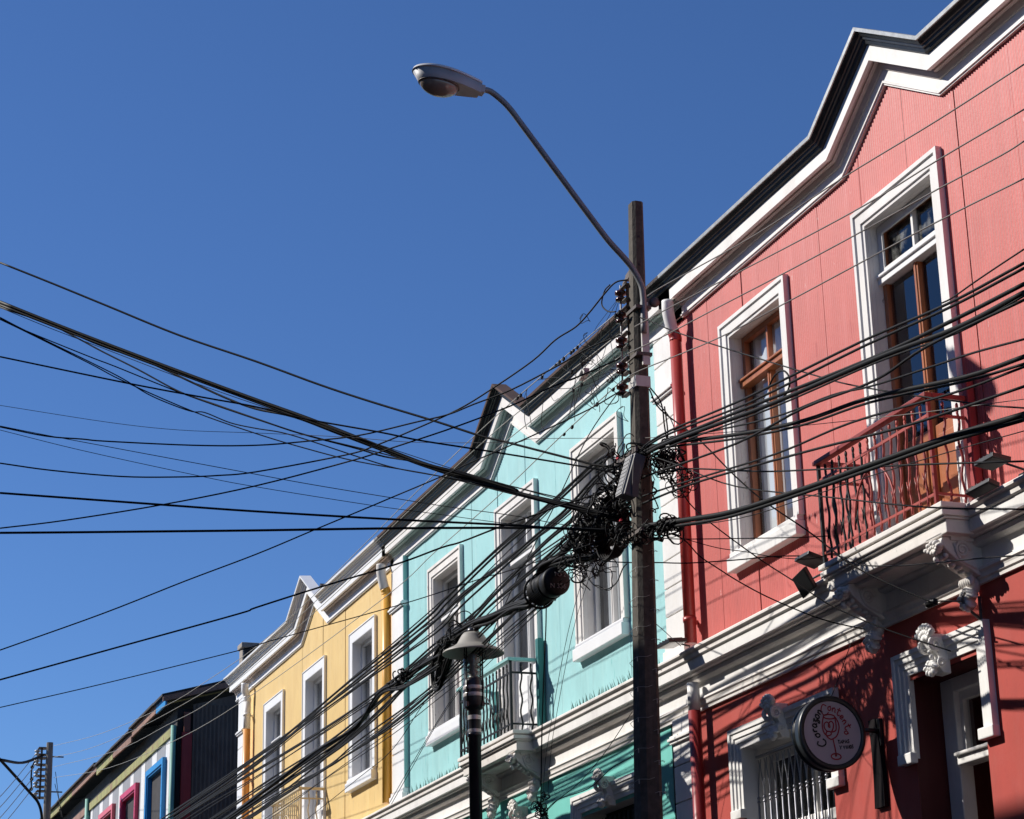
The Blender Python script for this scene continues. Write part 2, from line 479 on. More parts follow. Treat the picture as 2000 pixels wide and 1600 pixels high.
def window(parent, cx, z0, z1, hw=.56, trim='worn_trim', wood='wood', frame='white', transom=8.70, pane='glass', kind='window',
           curtain=None, reveal='old_white', depth=.14, sill='white', cas=.175, panel=None, mull_top=True, name='window', curtain2=None, plain=False, top_frame=None, top_pane=None):
    x0, x1 = cx - hw, cx + hw
    sec = [(.03, 0), (-.028, 0), (-.03, .03), (-.045, .036), (-.045, .125), (-.062, .135), (-.062, cas), (.03, cas)]
    if plain: sec = [(.03, 0), (-.034, 0), (-.038, .01), (-.038, cas - .02), (-.05, cas - .015), (-.05, cas), (.03, cas)]
    low = z0 if kind == 'window' else ZC + .02
    W_ = MB().sweep(rect_loop(x0, x1, low - (.0 if kind == 'window' else 0), z1), sec).build(name, trim, parent)
    b = MB()
    b.box(x0 - .02, x0 + .001, .031, depth + .03, low, z1).box(x1 - .001, x1 + .02, .031, depth + .03, low, z1).box(x0, x1, .031, depth + .03, z1 - .001, z1 + .02)
    if kind == 'window': b.box(x0, x1, -.02, depth + .03, z0 - .02, z0)
    b.build('reveal', reveal, W_)
    if kind == 'window':
        B(x0 - cas - .02, x1 + cas - .01, -.10, .02, z0 - .19, z0 - .05).box(x0 - cas, x1 + cas - .02, -.075, depth, z0 - .05, z0 + .002).build('sill', sill, W_, bevel=.008)
    f = .06
    # sash frame
    b = MB().box(x0, x0 + f, depth - .03, depth + .03, low, z1).box(x1 - f, x1, depth - .03, depth + .03, low, z1)
    b.box(x0 + f, x1 - f, depth - .03, depth + .03, z1 - f, z1).box(x0 + f, x1 - f, depth - .03, depth + .03, low, low + f)
    b.build('sash', frame, W_, bevel=.006)
    if top_frame:
        B(x0 + f * .2, x0 + f + .03, depth - .05, depth - .031, transom + .05, z1 - .01).box(x1 - f - .03, x1 - f * .2, depth - .05, depth - .031, transom + .05, z1 - .01).box(x0 + f + .03, x1 - f - .03, depth - .05, depth - .031, z1 - f - .03, z1 - .01).box(x0 + f + .03, x1 - f - .03, depth - .05, depth - .031, transom + .05, transom + .09).build('top_light', top_frame, W_)
    B(x0 + .002, x1 - .002, depth - .075, depth + .028, transom - .05, transom + .05).box(x0 + .003, x1 - .003, depth - .095, depth + .02, transom + .01, transom + .035).build('transom', frame if wood is None else wood, W_, bevel=.006)
    mw = .035
    B(cx - mw, cx + mw, depth - .034, depth + .026, low + f, transom - .05).box(cx - .012, cx + .012, depth - .045, depth, low + f, transom - .05).build('mullion', frame, W_, bevel=.005)
    if mull_top: B(cx - .016, cx + .016, depth - .03, depth + .026, transom + .05, z1 - f).build('mullion', top_frame or frame, W_)
    pz0 = low + f
    if panel:
        pz0 = panel
        for a, c in ((x0 + f, cx - mw), (cx + mw, x1 - f)):
            q = B(a, c, depth - .01, depth + .02, low + f, panel - .001)
            q.box(a + .07, c - .07, depth - .03, depth - .005, low + f + .1, panel - .1)
            q.build('door_panel', frame, W_, bevel=.01)
    for a, c in ((x0 + f, cx - mw), (cx + mw, x1 - f)):
        MB().add([(a, depth + .01, pz0), (c, depth + .01, pz0), (c, depth + .01, transom - .05), (a, depth + .01, transom - .05)], [(0, 1, 2, 3)]).build('pane', pane, W_)
    for a, c in ((x0 + f, cx - .016), (cx + .016, x1 - f)):
        MB().add([(a, depth + .012, transom + .05), (c, depth + .012, transom + .05), (c, depth + .012, z1 - f), (a, depth + .012, z1 - f)], [(0, 1, 2, 3)]).build('pane', top_pane or pane, W_)
    # room behind
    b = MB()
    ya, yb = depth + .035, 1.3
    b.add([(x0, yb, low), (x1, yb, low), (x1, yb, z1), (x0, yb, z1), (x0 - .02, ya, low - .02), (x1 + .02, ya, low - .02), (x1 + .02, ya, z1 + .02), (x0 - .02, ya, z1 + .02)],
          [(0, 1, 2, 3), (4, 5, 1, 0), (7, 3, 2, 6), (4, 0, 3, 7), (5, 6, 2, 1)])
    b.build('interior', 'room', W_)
    for cu in (curtain, curtain2):
        if cu:
            m_, a, c, zb = cu
            q = MB(); n = 40; y_ = depth + .07 + (.03 if cu is curtain2 else 0)
            for k in range(n):
                xa_, xb_ = a + (c - a) * k / n, a + (c - a) * (k + 1) / n
                ya_, yb_ = y_ + .018 * math.sin(k * 1.1 + 2 * math.sin(k * .37)), y_ + .018 * math.sin((k + 1) * 1.1 + 2 * math.sin((k + 1) * .37))
                q.add([(xa_, ya_, zb), (xb_, yb_, zb), (xb_, yb_, z1), (xa_, ya_, z1)], [(0, 1, 2, 3)], True)
            q.build('curtain', m_, W_)
    return W_

# ---------------------------------------------------------------- ornaments
def spiral(c, r0, turns, plane, n=26, flip=1):
    pts = []
    for i in range(n + 1):
        t = i / n; a = turns * 2 * PI * t; r = r0 * (1 - .82 * t)
        u, v = r * math.cos(a) * flip, r * math.sin(a)
        pts.append((c[0] + u, c[1], c[2] + v) if plane == 'xz' else (c[0], c[1] + u, c[2] + v))
    return pts

def acanthus(b, cx, cy, cz, w_, h, y_out=.04, n=5, up=True):
    s = 1 if up else -1
    for k in range(n):
        t = (k - (n - 1) / 2) / ((n - 1) / 2)
        a = t * 1.0
        for q in range(3):
            f = (q + 1) / 3
            b.blob((cx + math.sin(a) * w_ * .5 * f, cy - y_out * (.3 + f * .5), cz + s * math.cos(a) * h * .55 * f), (w_ * .10, y_out * .8, h * .16), 6, 4,
                   Euler((.3 * s, a * s, 0)).to_matrix())
    return b

def keystone(parent, cx, cz, mat='dirty_white', sc_=.82):
    k = sc_
    b = MB()
    prof = [(.0, cz + .17 * k), (-.17 * k, cz + .17 * k), (-.20 * k, cz + .12 * k), (-.17 * k, cz + .04 * k), (-.12 * k, cz - .05 * k), (-.14 * k, cz - .14 * k), (-.09 * k, cz - .21 * k), (.0, cz - .22 * k)]
    b.prism_yz(prof, cx - .085 * k, cx + .085 * k)
    o = b.build('keystone', mat, parent, bevel=.008)
    for sgn in (-1, 1):
        q = MB()
        q.tube(spiral((cx + sgn * .10 * k, -.165 * k, cz + .06 * k), .075 * k, 2.1, 'yz', 26), [.022 * k * (1 - .6 * i / 26) for i in range(27)], 6)
        q.tube(spiral((cx + sgn * .115 * k, -.12 * k, cz - .12 * k), .045 * k, 1.6, 'yz', 18), [.016 * k * (1 - .6 * i / 18) for i in range(19)], 6)
        q.build('volute', mat, o)
    q = MB()
    acanthus(q, cx, -.17 * k, cz + .10 * k, .30 * k, .26 * k, .05 * k, 7)
    q.build('acanthus_leaf', mat, o)
    q = MB()
    acanthus(q, cx, -.13 * k, cz - .08 * k, .20 * k, .24 * k, .05 * k, 5, False)
    for t in range(5):
        q.blob((cx + .035 * math.sin(t * 2.4) * k, -.17 * k, cz + (.0 - .05 * t) * k), .026 * k, 7, 5)
    q.build('acanthus_leaf', mat, o)
    return o

def console(parent, cx, mat='dirty_white', y=.36, zt=5.985, w_=.10):
    prof = [(.0, zt), (-y, zt), (-y - .02, zt - .04), (-y + .02, zt - .1), (-y * .66, zt - .19), (-y * .36, zt - .25), (-.07, zt - .29), (.0, zt - .29)]
    o = MB().prism_yz(prof, cx - w_, cx + w_).box(cx - w_ - .025, cx + w_ + .025, -y - .02, .0, zt - .001, zt + .03).build('console', mat, parent, bevel=.01)
    for sgn in (-1, 1):
        q = MB()
        q.tube(spiral((cx + sgn * (w_ + .004), -y * .55, zt - .10), .07, 2.0, 'yz', 26), [.018 * (1 - .5 * i / 26) for i in range(27)], 6)
        q.tube(spline([(cx + sgn * (w_ + .002), -y * .75, zt - .05), (cx + sgn * (w_ + .004), -y * .62, zt - .17), (cx + sgn * (w_ + .004), -y * .35, zt - .22), (cx + sgn * w_, -.08, zt - .24)], 4), .012, 6)
        q.build('volute', mat, o)
    q = MB()
    for t in range(9):
        q.blob((cx + .055 * math.sin(t * 2.3), -y + .0 - .03 * math.cos(t * 1.7) + .02 * (t > 5), zt - .045 - .016 * t), .024, 7, 5)
    acanthus(q, cx, -y + .01, zt - .12, .22, .16, .05, 5)
    for t in range(6):
        f = t / 5
        q.blob((cx + .03 * math.sin(t * 3), -y * (.85 - .62 * f) - .015, zt - .15 - .12 * f), (.05, .03, .02), 6, 4)
    q.build('acanthus_leaf', mat, o)
    # drop under the console
    q = MB()
    q.blob((cx, -.07, zt - .36), (.07, .055, .08), 8, 6)
    for t in range(6):
        q.blob((cx - .075 + .03 * t, -.12, zt - .33), (.013, .03, .04), 6, 4)
    acanthus(q, cx, -.07, zt - .36, .17, .30, .07, 5, False)
    q.build('leaf_drop', mat, o)
    return o

def baluster_pts(x, y, z0, z1, ax='x', amp=.012, waves=2.6):
    pts = []
    n = 22
    for i in range(n + 1):
        t = i / n; d = amp * math.sin(t * waves * 2 * PI) * (1 if .08 < t < .92 else .3)
        pts.append((x + (d if ax == 'x' else 0), y + (d if ax == 'y' else 0), z0 + (z1 - z0) * t))
    return pts

def balcony(parent, x0, x1, y, z0, z1, mats, slab_mat='dirty_white', lip=.05, n=14, rail_mat=None, posts=True, slab=True):
    """mats(x) -> iron material by position along the front"""
    if slab:
        b = B(x0 - .05, x1 + .04, y + .04, 0, 5.99, 6.10).box(x0 - .09, x1 + .08, y - .01, 0, 6.12, 6.165).box(x0 - .07, x1 + .06, y + .01, 0, 6.10, 6.12)
        b.box(x0 - .07, x1 + .06, y + .01, 0, 6.165, 6.18).box(x0 - .10, x1 + .09, y - .02, 0, 6.18, 6.225).box(x0 + .04, x1 - .04, y + .12, 0, 5.955, 5.99)
        S = b.build('balcony', slab_mat, parent, bevel=.012)
    else:
        S = B(x0 - .05, x1 + .05, y + .02, 0, 6.05, 6.2).build('balcony', slab_mat, parent, bevel=.01)
    rm = rail_mat or mats((x0 + x1) / 2)
    B(x0 - .03, x1 + .03, y - .045, y + .025, z1 - .03, z1 + .01).box(x0 - .03, x0 + .03, y + .025, -.02, z1 - .03, z1 + .01).box(x1 - .03, x1 + .03, y + .025, -.02, z1 - .03, z1 + .01).build('handrail', rm, S, bevel=.006)
    m0 = mats((x0 + x1) / 2 + .3)
    zr = z1 - .17
    B(x0, x1, y - .008, y + .008, zr - .012, zr + .012).box(x0 - .008, x0 + .008, y, -.02, zr - .012, zr + .012).box(x1 - .008, x1 + .008, y, -.02, zr - .012, zr + .012).build('upper_rail', m0, S)
    zb = z0 + .07
    B(x0, x1, y - .008, y + .008, zb - .01, zb + .01).box(x0 - .008, x0 + .008, y, -.02, zb - .01, zb + .01).box(x1 - .008, x1 + .008, y, -.02, zb - .01, zb + .01).build('lower_rail', m0, S)
    for px in (x0, x1):
        B(px - .014, px + .014, y - .014, y + .014, z0 - .02, z1 - .03).build('post', mats(px), S)
    def one(x, yy, ax):
        mt = mats(x)
        q = MB().tube(baluster_pts(x, yy, z0 + .0, z1 - .1, ax), .0115, 5)
        q.blob((x, yy, z1 - .075), (.017, .012, .03), 6, 5).blob((x, yy, z1 - .12), (.012, .012, .014), 6, 4)
        q.build('baluster', mt, S)
    for i in range(1, n):
        x = x0 + (x1 - x0) * i / n
        one(x, y, 'x')
    for i in (1, 2):
        one(x1, y + (-y - .03) * i / 3, 'y'); one(x0, y + (-y - .03) * i / 3, 'y')
    # split leaves on the lower third of every other bar
    for i in range(1, n):
        x = x0 + (x1 - x0) * i / n
        q = MB()
        for sgn in (-1, 1):
            q.tube([(x + sgn * .034, y - .012, z0 + .28), (x + sgn * .010, y - .012, z0 + .215), (x + sgn * .030, y - .012, z0 + .14)], [.004, .009, .004], 4)
        q.build('leaf_clasp', mats(x), S)
    # hoop in the middle of the front
    cxm = (x0 + x1) / 2
    q = MB().tube([(cxm + .34 * math.cos(a), y - .015, z0 + .12 + .44 * math.sin(a)) for a in [PI * k / 16 for k in range(17)]], .010, 5)
    q.build('hoop', m0, S)
    return S

# ---------------------------------------------------------------- pilaster of stacked blocks
def pilaster(parent, xa, xb, mat='white', side=None, step=.30, ztop=9.84, z0=6.26, cap=9.1, y=-.075):
    P = B(xa + .012, xb - .012, y + .02, .05, z0, ztop).build('pilaster', mat, parent)
    z = z0 + .16; first = True
    while z < ztop - .02:
        e = min(ztop, z + step)
        if not (z < cap + .06 < e):
            B(xa, xb, y, .03, z + .006, e - .006).build('block', mat, P, bevel=.006)
        else:
            B(xa, xb, y, .03, z + .006, cap - .004).build('block', mat, P, bevel=.006)
            B(xa - .02, xb + .02, y - .03, .03, cap, cap + .03).box(xa - .035, xb + .035, y - .05, .03, cap + .03, cap + .06).box(xa - .02, xb + .02, y - .03, .03, cap + .06, cap + .085).build('capital', mat, P, bevel=.005)
            e = cap + .085
        z = e
    B(xa - .03, xb + .03, y - .04, .03, z0, z0 + .10).box(xa - .015, xb + .015, y - .02, .03, z0 + .10, z0 + .16).build('pilaster_base', mat, P, bevel=.008)
    if side:
        B(xb + .001, xb + .012, y + .004, .03, z0 + .17, ztop).build('pilaster_side', side, P)
    return P

def cornice(parent, xa, xb, mat='dirty_white', wall='white'):
    poly = [(xa, 0), (xb, 0)]
    MB().sweep(poly, [(.03, 6.23), (.03, 6.30), (-.02, 6.285), (-.12, 6.25), (-.20, 6.225), (-.225, 6.205), (-.225, 6.185), (-.21, 6.175), (-.195, 6.165), (-.195, 6.125), (-.185, 6.115), (.0, 6.11)]).build('cornice_lip', mat, parent)
    MB().sweep(poly, [(.0, 6.112), (-.172, 6.112), (-.172, 6.01), (-.15, 6.005), (.0, 6.005)]).build('cornice_fascia', wall, parent)
    MB().sweep(poly, [(.0, 6.004), (-.145, 6.004), (-.13, 5.985), (-.085, 5.98), (-.095, 5.965), (-.09, 5.935), (-.065, 5.92), (-.045, 5.915), (.0, 5.915)]).build('cornice_molding', mat, parent)
    MB().sweep(poly, [(.0, 5.915), (-.02, 5.915), (-.02, 5.765), (.0, 5.765)]).build('frieze', wall, parent)
    MB().sweep(poly, [(.0, 5.766), (-.035, 5.766), (-.06, 5.75), (-.065, 5.73), (-.05, 5.715), (-.045, 5.70), (-.045, 5.675), (-.03, 5.665), (-.03, 5.635), (.0, 5.635)]).build('frieze_molding', mat, parent)

def pipe(parent, x, z_top, z_bot, mat, r=.06, y=-.13, collars=(), elbow=None, elbow_mat='white'):
    P = MB().tube([(x, y, z_bot), (x, y, z_top)], r, 16).build('downpipe', mat, parent)
    for z in collars:
        MB().tube([(x, y, z), (x, y, z + .05)], r + .008, 16).build('collar', mat, P)
        B(x - .09, x - .05, y - .01, 0, z, z + .04).build('bracket', mat, P)
    if elbow:
        pts = spline([(x + elbow[0], y + elbow[1], z_top + elbow[2]), (x + elbow[0], y + elbow[1], z_top + elbow[2] - .13), (x + elbow[0] * .45, y + elbow[1] * .5, z_top + .10), (x, y, z_top + .0), (x, y, z_top - .05)], 5)
        k = int(len(pts) * .58)
        MB().tube(pts[:k + 1], r + .002, 16).build('elbow', elbow_mat, P)
        MB().tube(pts[k:], r + .004, 16).build('elbow', mat, P)
    return P
WIRES=[
('overhead_cable', 'thick black cable crossing the sky alone above the fat bundle', 0.011, [(-22.053, -6.826, 10.817), (-21.579, -6.296, 10.439), (-21.114, -5.783, 10.064), (-20.501, -5.128, 9.578), (-19.836, -4.466, 9.121), (-19.294, -3.94, 8.735), (-18.858, -3.54, 8.45), (-18.314, -3.064, 8.117), (-17.929, -2.737, 7.874), (-17.745, -2.59, 7.779), (-17.073, -2.068, 7.417), (-16.97, -1.991, 7.363), (-16.69, -1.797, 7.261)], 'cables fanning left from the concrete pole', 'rubber'),
('overhead_cable', 'fattest black cable of the sky bundle, uppermost of its pair', 0.019, [(-22.211, -6.785, 10.419), (-21.641, -6.157, 9.975), (-21.076, -5.555, 9.553), (-20.516, -4.979, 9.147), (-19.962, -4.43, 8.756), (-19.522, -4.009, 8.455), (-19.09, -3.603, 8.145), (-18.79, -3.329, 7.929), (-18.502, -3.075, 7.733), (-18.223, -2.846, 7.586), (-17.789, -2.494, 7.336), (-17.699, -2.417, 7.262), (-17.19, -2.036, 7.019), (-16.967, -1.871, 6.901), (-16.815, -1.764, 6.833)], 'cables fanning left from the concrete pole', 'rubber'),
('overhead_cable', 'fat black cable running pressed against the underside of the fattest one', 0.014, [(-22.501, -6.754, 10.498), (-21.887, -6.123, 10.041), (-21.283, -5.52, 9.603), (-20.687, -4.945, 9.188), (-20.101, -4.398, 8.784), (-19.639, -3.979, 8.469), (-19.184, -3.577, 8.156), (-18.871, -3.305, 7.935), (-18.57, -3.054, 7.735), (-18.28, -2.827, 7.58), (-17.83, -2.479, 7.319), (-17.21, -2.029, 6.996), (-16.821, -1.762, 6.812)], 'cables fanning left from the concrete pole', 'rubber'),
('overhead_cable', 'black cable that splits below the fat bundle and rejoins it over the sky', 0.011, [(-22.787, -6.724, 10.586), (-22.248, -6.217, 10.231), (-21.736, -5.725, 9.844), (-21.321, -5.349, 9.576), (-20.857, -4.911, 9.204), (-20.543, -4.621, 8.956), (-20.247, -4.363, 8.759), (-19.862, -4.055, 8.573), (-19.382, -3.652, 8.25), (-18.557, -2.991, 7.71), (-17.851, -2.472, 7.316), (-16.832, -1.783, 6.804)], 'cables fanning left from the concrete pole', 'rubber'),
('overhead_cable', 'wavy black cable sagging under the fat bundle on the left', 0.009, [(-23.058, -6.698, 10.712), (-22.626, -6.314, 10.435), (-22.227, -5.935, 10.097), (-21.967, -5.688, 9.867), (-21.603, -5.352, 9.564), (-21.198, -4.978, 9.212), (-20.827, -4.667, 8.973), (-20.407, -4.324, 8.71), (-19.957, -3.966, 8.437), (-19.371, -3.524, 8.129), (-19.118, -3.335, 7.988), (-18.669, -3.022, 7.793), (-17.876, -2.462, 7.349), (-16.835, -1.782, 6.795)], 'cables fanning left from the concrete pole', 'rubber'),
('overhead_cable', 'hair-thin cable just under the fat sky bundle', 0.004, [(-22.233, -6.779, 10.362), (-21.773, -6.274, 10.0), (-21.314, -5.788, 9.661), (-20.636, -5.089, 9.166), (-19.961, -4.429, 8.707), (-19.333, -3.849, 8.312), (-18.411, -3.038, 7.729), (-17.756, -2.505, 7.35), (-16.829, -1.807, 6.848)], 'cables fanning left from the concrete pole', 'rubber'),
('overhead_cable', 'thin cable with a small clip near the left end', 0.0065, [(-21.346, -6.861, 9.892), (-21.176, -6.611, 9.718), (-20.734, -6.002, 9.333), (-20.554, -5.765, 9.187), (-20.064, -5.13, 8.778), (-19.556, -4.519, 8.408), (-19.181, -4.095, 8.161), (-18.604, -3.488, 7.842), (-18.028, -2.912, 7.522), (-17.414, -2.333, 7.191), (-16.816, -1.81, 6.892)], 'cables fanning left from the concrete pole', 'rubber'),
('overhead_cable', 'thin kinked cable weaving below the clip towards the teal roof', 0.0065, [(-21.528, -6.844, 9.974), (-21.351, -6.591, 9.785), (-20.898, -5.976, 9.338), (-20.665, -5.664, 9.102), (-20.504, -5.44, 8.908), (-20.337, -5.232, 8.761), (-20.17, -5.037, 8.642), (-20.062, -4.929, 8.606), (-19.873, -4.706, 8.456), (-19.669, -4.492, 8.351), (-19.461, -4.282, 8.26), (-19.244, -4.052, 8.127), (-18.848, -3.636, 7.863), (-18.58, -3.368, 7.701), (-18.225, -3.039, 7.541), (-17.828, -2.681, 7.357), (-17.317, -2.224, 7.074), (-16.837, -1.828, 6.849)], 'cables fanning left from the concrete pole', 'rubber'),
('overhead_cable', 'lowest thin cable of the group sagging off the fat bundle', 0.0065, [(-21.721, -6.823, 10.026), (-21.529, -6.57, 9.842), (-21.053, -5.953, 9.378), (-20.808, -5.64, 9.132), (-20.28, -5.016, 8.686), (-19.776, -4.467, 8.334), (-19.365, -4.046, 8.082), (-18.949, -3.643, 7.857), (-18.264, -3.026, 7.553), (-17.698, -2.528, 7.257), (-16.844, -1.826, 6.827)], 'cables fanning left from the concrete pole', 'rubber'),
('overhead_cable', 'straight medium cable that cuts under the fat bundle near the teal gable', 0.009, [(-20.551, -6.919, 9.172), (-19.812, -5.75, 8.75), (-19.352, -5.076, 8.51), (-19.039, -4.64, 8.353), (-18.732, -4.211, 8.167), (-18.281, -3.633, 7.946), (-18.034, -3.323, 7.815), (-17.719, -2.952, 7.674), (-17.486, -2.686, 7.57), (-16.955, -2.108, 7.33), (-16.738, -1.878, 7.221)], 'cables fanning left from the concrete pole', 'rubber'),
('overhead_cable', 'long sagging cable rising right to the lowest rack insulators', 0.008, [(-20.777, -6.855, 8.508), (-20.51, -6.429, 8.364), (-20.281, -6.097, 8.289), (-20.144, -5.9, 8.242), (-19.585, -5.143, 8.091), (-19.159, -4.606, 8.004), (-18.803, -4.191, 7.97), (-18.44, -3.787, 7.948), (-18.01, -3.354, 7.981), (-17.767, -3.116, 7.999), (-17.561, -2.934, 8.048), (-17.252, -2.667, 8.114), (-16.844, -2.347, 8.247), (-16.596, -2.163, 8.335), (-16.337, -1.96, 8.384)], 'cables fanning left from the concrete pole', 'rubber'),
('overhead_cable', 'deep sagging cable rising right to the clamp near the pole top', 0.008, [(-20.886, -6.823, 8.162), (-20.58, -6.353, 8.034), (-20.146, -5.725, 7.892), (-19.769, -5.224, 7.816), (-19.512, -4.899, 7.781), (-19.247, -4.581, 7.765), (-18.599, -3.868, 7.797), (-18.376, -3.645, 7.838), (-18.049, -3.342, 7.929), (-17.702, -3.037, 8.035), (-17.419, -2.811, 8.157), (-17.048, -2.536, 8.334), (-16.825, -2.392, 8.473), (-16.648, -2.264, 8.545), (-16.512, -2.185, 8.637), (-16.346, -2.099, 8.766), (-16.231, -2.034, 8.841), (-16.138, -1.954, 8.839)], 'cables fanning left from the concrete pole', 'rubber'),
('overhead_cable', 'gently rising cable from the left edge to the small white junction box', 0.008, [(-21.066, -6.767, 7.538), (-20.632, -6.197, 7.541), (-19.947, -5.348, 7.575), (-19.272, -4.573, 7.633), (-18.556, -3.819, 7.732), (-18.208, -3.479, 7.795), (-17.749, -3.049, 7.879), (-17.298, -2.654, 7.977), (-16.98, -2.395, 8.067), (-16.715, -2.179, 8.12), (-16.407, -1.939, 8.192)], 'cables fanning left from the concrete pole', 'rubber'),
('overhead_cable', 'thin cable falling to the right over the middle of the teal roof edge', 0.004, [(-21.246, -6.807, 8.675), (-20.931, -6.377, 8.514), (-20.365, -5.633, 8.238), (-19.562, -4.636, 7.855), (-19.111, -4.108, 7.644), (-18.52, -3.453, 7.387), (-18.105, -3.017, 7.212), (-17.64, -2.554, 7.033), (-17.273, -2.198, 6.871), (-16.877, -1.841, 6.74)], 'cables fanning left from the concrete pole', 'rubber'),
('overhead_cable', 'thinnest dark line falling across the lower roof edge of the teal house', 0.0035, [(-21.259, -6.803, 8.635), (-20.712, -6.04, 8.311), (-19.905, -4.995, 7.886), (-19.512, -4.518, 7.698), (-18.691, -3.59, 7.349), (-18.191, -3.065, 7.158), (-17.671, -2.545, 6.959), (-17.105, -2.019, 6.775), (-16.876, -1.818, 6.709)], 'cables fanning left from the concrete pole', 'rubber'),
('overhead_cable', 'thick cable nearly level, the upper of two that meet the yellow roof corner', 0.011, [(-20.017, -6.897, 7.592), (-19.295, -5.468, 7.38), (-18.844, -4.667, 7.249), (-18.119, -3.51, 7.055), (-17.487, -2.612, 6.894), (-17.315, -2.381, 6.844), (-16.87, -1.81, 6.717)], 'cables fanning left from the concrete pole', 'rubber'),
('overhead_cable', 'thick level cable meeting the corner where yellow and teal roofs join', 0.012, [(-20.119, -6.865, 7.226), (-19.828, -6.301, 7.193), (-19.339, -5.413, 7.135), (-18.887, -4.654, 7.077), (-18.134, -3.506, 6.976), (-17.485, -2.613, 6.869), (-17.308, -2.383, 6.838), (-16.878, -1.841, 6.736)], 'cables fanning left from the concrete pole', 'rubber'),
('overhead_cable', 'thin cable climbing steeply from lower left up over the teal roof valley', 0.007, [(-20.381, -6.774, 6.145), (-19.837, -5.904, 6.425), (-19.364, -5.214, 6.671), (-18.947, -4.636, 6.862), (-18.592, -4.178, 7.032), (-18.223, -3.725, 7.196), (-18.09, -3.567, 7.254), (-17.762, -3.19, 7.39), (-17.594, -3.008, 7.467), (-17.272, -2.662, 7.593), (-17.065, -2.449, 7.674), (-16.738, -2.127, 7.801), (-16.507, -1.919, 7.914)], 'cables fanning left from the concrete pole', 'rubber'),
('overhead_cable', 'black cable climbing from lower left across the yellow gable and teal wall', 0.009, [(-20.438, -6.753, 5.871), (-19.78, -5.661, 6.129), (-19.169, -4.737, 6.338), (-19.069, -4.6, 6.382), (-18.692, -4.084, 6.518), (-18.227, -3.48, 6.661), (-17.943, -3.139, 6.766), (-17.821, -2.992, 6.797), (-17.569, -2.707, 6.89), (-17.316, -2.426, 6.966), (-17.192, -2.294, 7.009), (-16.975, -2.06, 7.061), (-16.751, -1.828, 7.119)], 'cables fanning left from the concrete pole', 'rubber'),
('overhead_cable', 'lowest cable climbing past the chimney and over the yellow wall', 0.005, [(-20.487, -6.733, 5.616), (-19.974, -5.856, 5.781), (-19.243, -4.723, 6.003), (-19.067, -4.474, 6.066), (-18.769, -4.062, 6.158), (-18.341, -3.497, 6.281), (-18.12, -3.221, 6.346), (-17.746, -2.777, 6.465), (-17.656, -2.67, 6.483), (-17.283, -2.253, 6.587), (-16.888, -1.834, 6.692)], 'cables fanning left from the concrete pole', 'rubber'),
('overhead_wire', 'pale hair-thin wire sagging across the sky and past the pole', 0.003, [(-20.71, -6.874, 8.713), (-20.072, -5.884, 8.417), (-19.637, -5.263, 8.254), (-19.14, -4.612, 8.123), (-18.553, -3.881, 7.96), (-18.092, -3.33, 7.812), (-17.431, -2.614, 7.667), (-17.258, -2.448, 7.662), (-16.602, -1.798, 7.517), (-15.828, -1.8, 7.285), (-13.927, -1.8, 6.742), (-12.031, -1.8, 6.227), (-10.517, -1.8, 5.836)], 'cables fanning left from the concrete pole', 'greywire'),
('power_wire', 'topmost of the four bare wires rising right in front of the red house', 0.0055, [(-15.841, -1.9, 8.577), (-15.466, -1.9, 8.531), (-13.736, -1.9, 8.272), (-12.309, -1.9, 8.122), (-11.003, -1.9, 7.956), (-9.991, -1.9, 7.849)], 'bare wires from the rack towards the right', 'greywire'),
('power_wire', 'topmost of the four bare wires running down to the far pole', 0.005, [(-16.44, -1.9, 8.676), (-19.404, -1.88, 8.792), (-22.034, -1.866, 8.813), (-25.286, -1.851, 8.768), (-28.198, -1.84, 8.725), (-31.126, -1.831, 8.776), (-34.502, -1.823, 8.976), (-38.19, -1.817, 9.256), (-45.431, -1.807, 10.052), (-52.907, -1.8, 11.079)], 'bare wires from the rack to the far pole', 'palewire'),
('power_wire', 'second of the four bare wires rising right in front of the red house', 0.0055, [(-16.148, -1.9, 8.403), (-15.374, -1.9, 8.292), (-13.282, -1.9, 7.967), (-11.99, -1.9, 7.781), (-11.037, -1.9, 7.683), (-10.044, -1.9, 7.564)], 'bare wires from the rack towards the right', 'greywire'),
('power_wire', 'second of the four bare wires running down to the far pole', 0.005, [(-16.45, -1.9, 8.462), (-19.414, -1.881, 8.629), (-22.038, -1.866, 8.662), (-25.283, -1.851, 8.653), (-27.904, -1.841, 8.619), (-31.012, -1.832, 8.64), (-34.482, -1.824, 8.808), (-40.776, -1.813, 9.334), (-47.127, -1.805, 10.017), (-52.812, -1.8, 10.786)], 'bare wires from the rack to the far pole', 'palewire'),
('power_wire', 'third of the four bare wires rising right in front of the red house', 0.0055, [(-16.379, -1.9, 8.221), (-15.507, -1.9, 8.085), (-14.49, -1.9, 7.945), (-13.15, -1.9, 7.754), (-11.882, -1.9, 7.586), (-11.083, -1.9, 7.488), (-10.339, -1.9, 7.386), (-10.08, -1.9, 7.364)], 'bare wires from the rack towards the right', 'greywire'),
('power_wire', 'third of the four bare wires running down to the far pole', 0.005, [(-16.472, -1.9, 8.244), (-17.949, -1.89, 8.355), (-20.074, -1.877, 8.448), (-22.046, -1.866, 8.452), (-25.281, -1.852, 8.478), (-27.616, -1.843, 8.479), (-33.735, -1.825, 8.55), (-38.129, -1.817, 8.879), (-43.679, -1.809, 9.368), (-52.731, -1.8, 10.534)], 'bare wires from the rack to the far pole', 'palewire'),
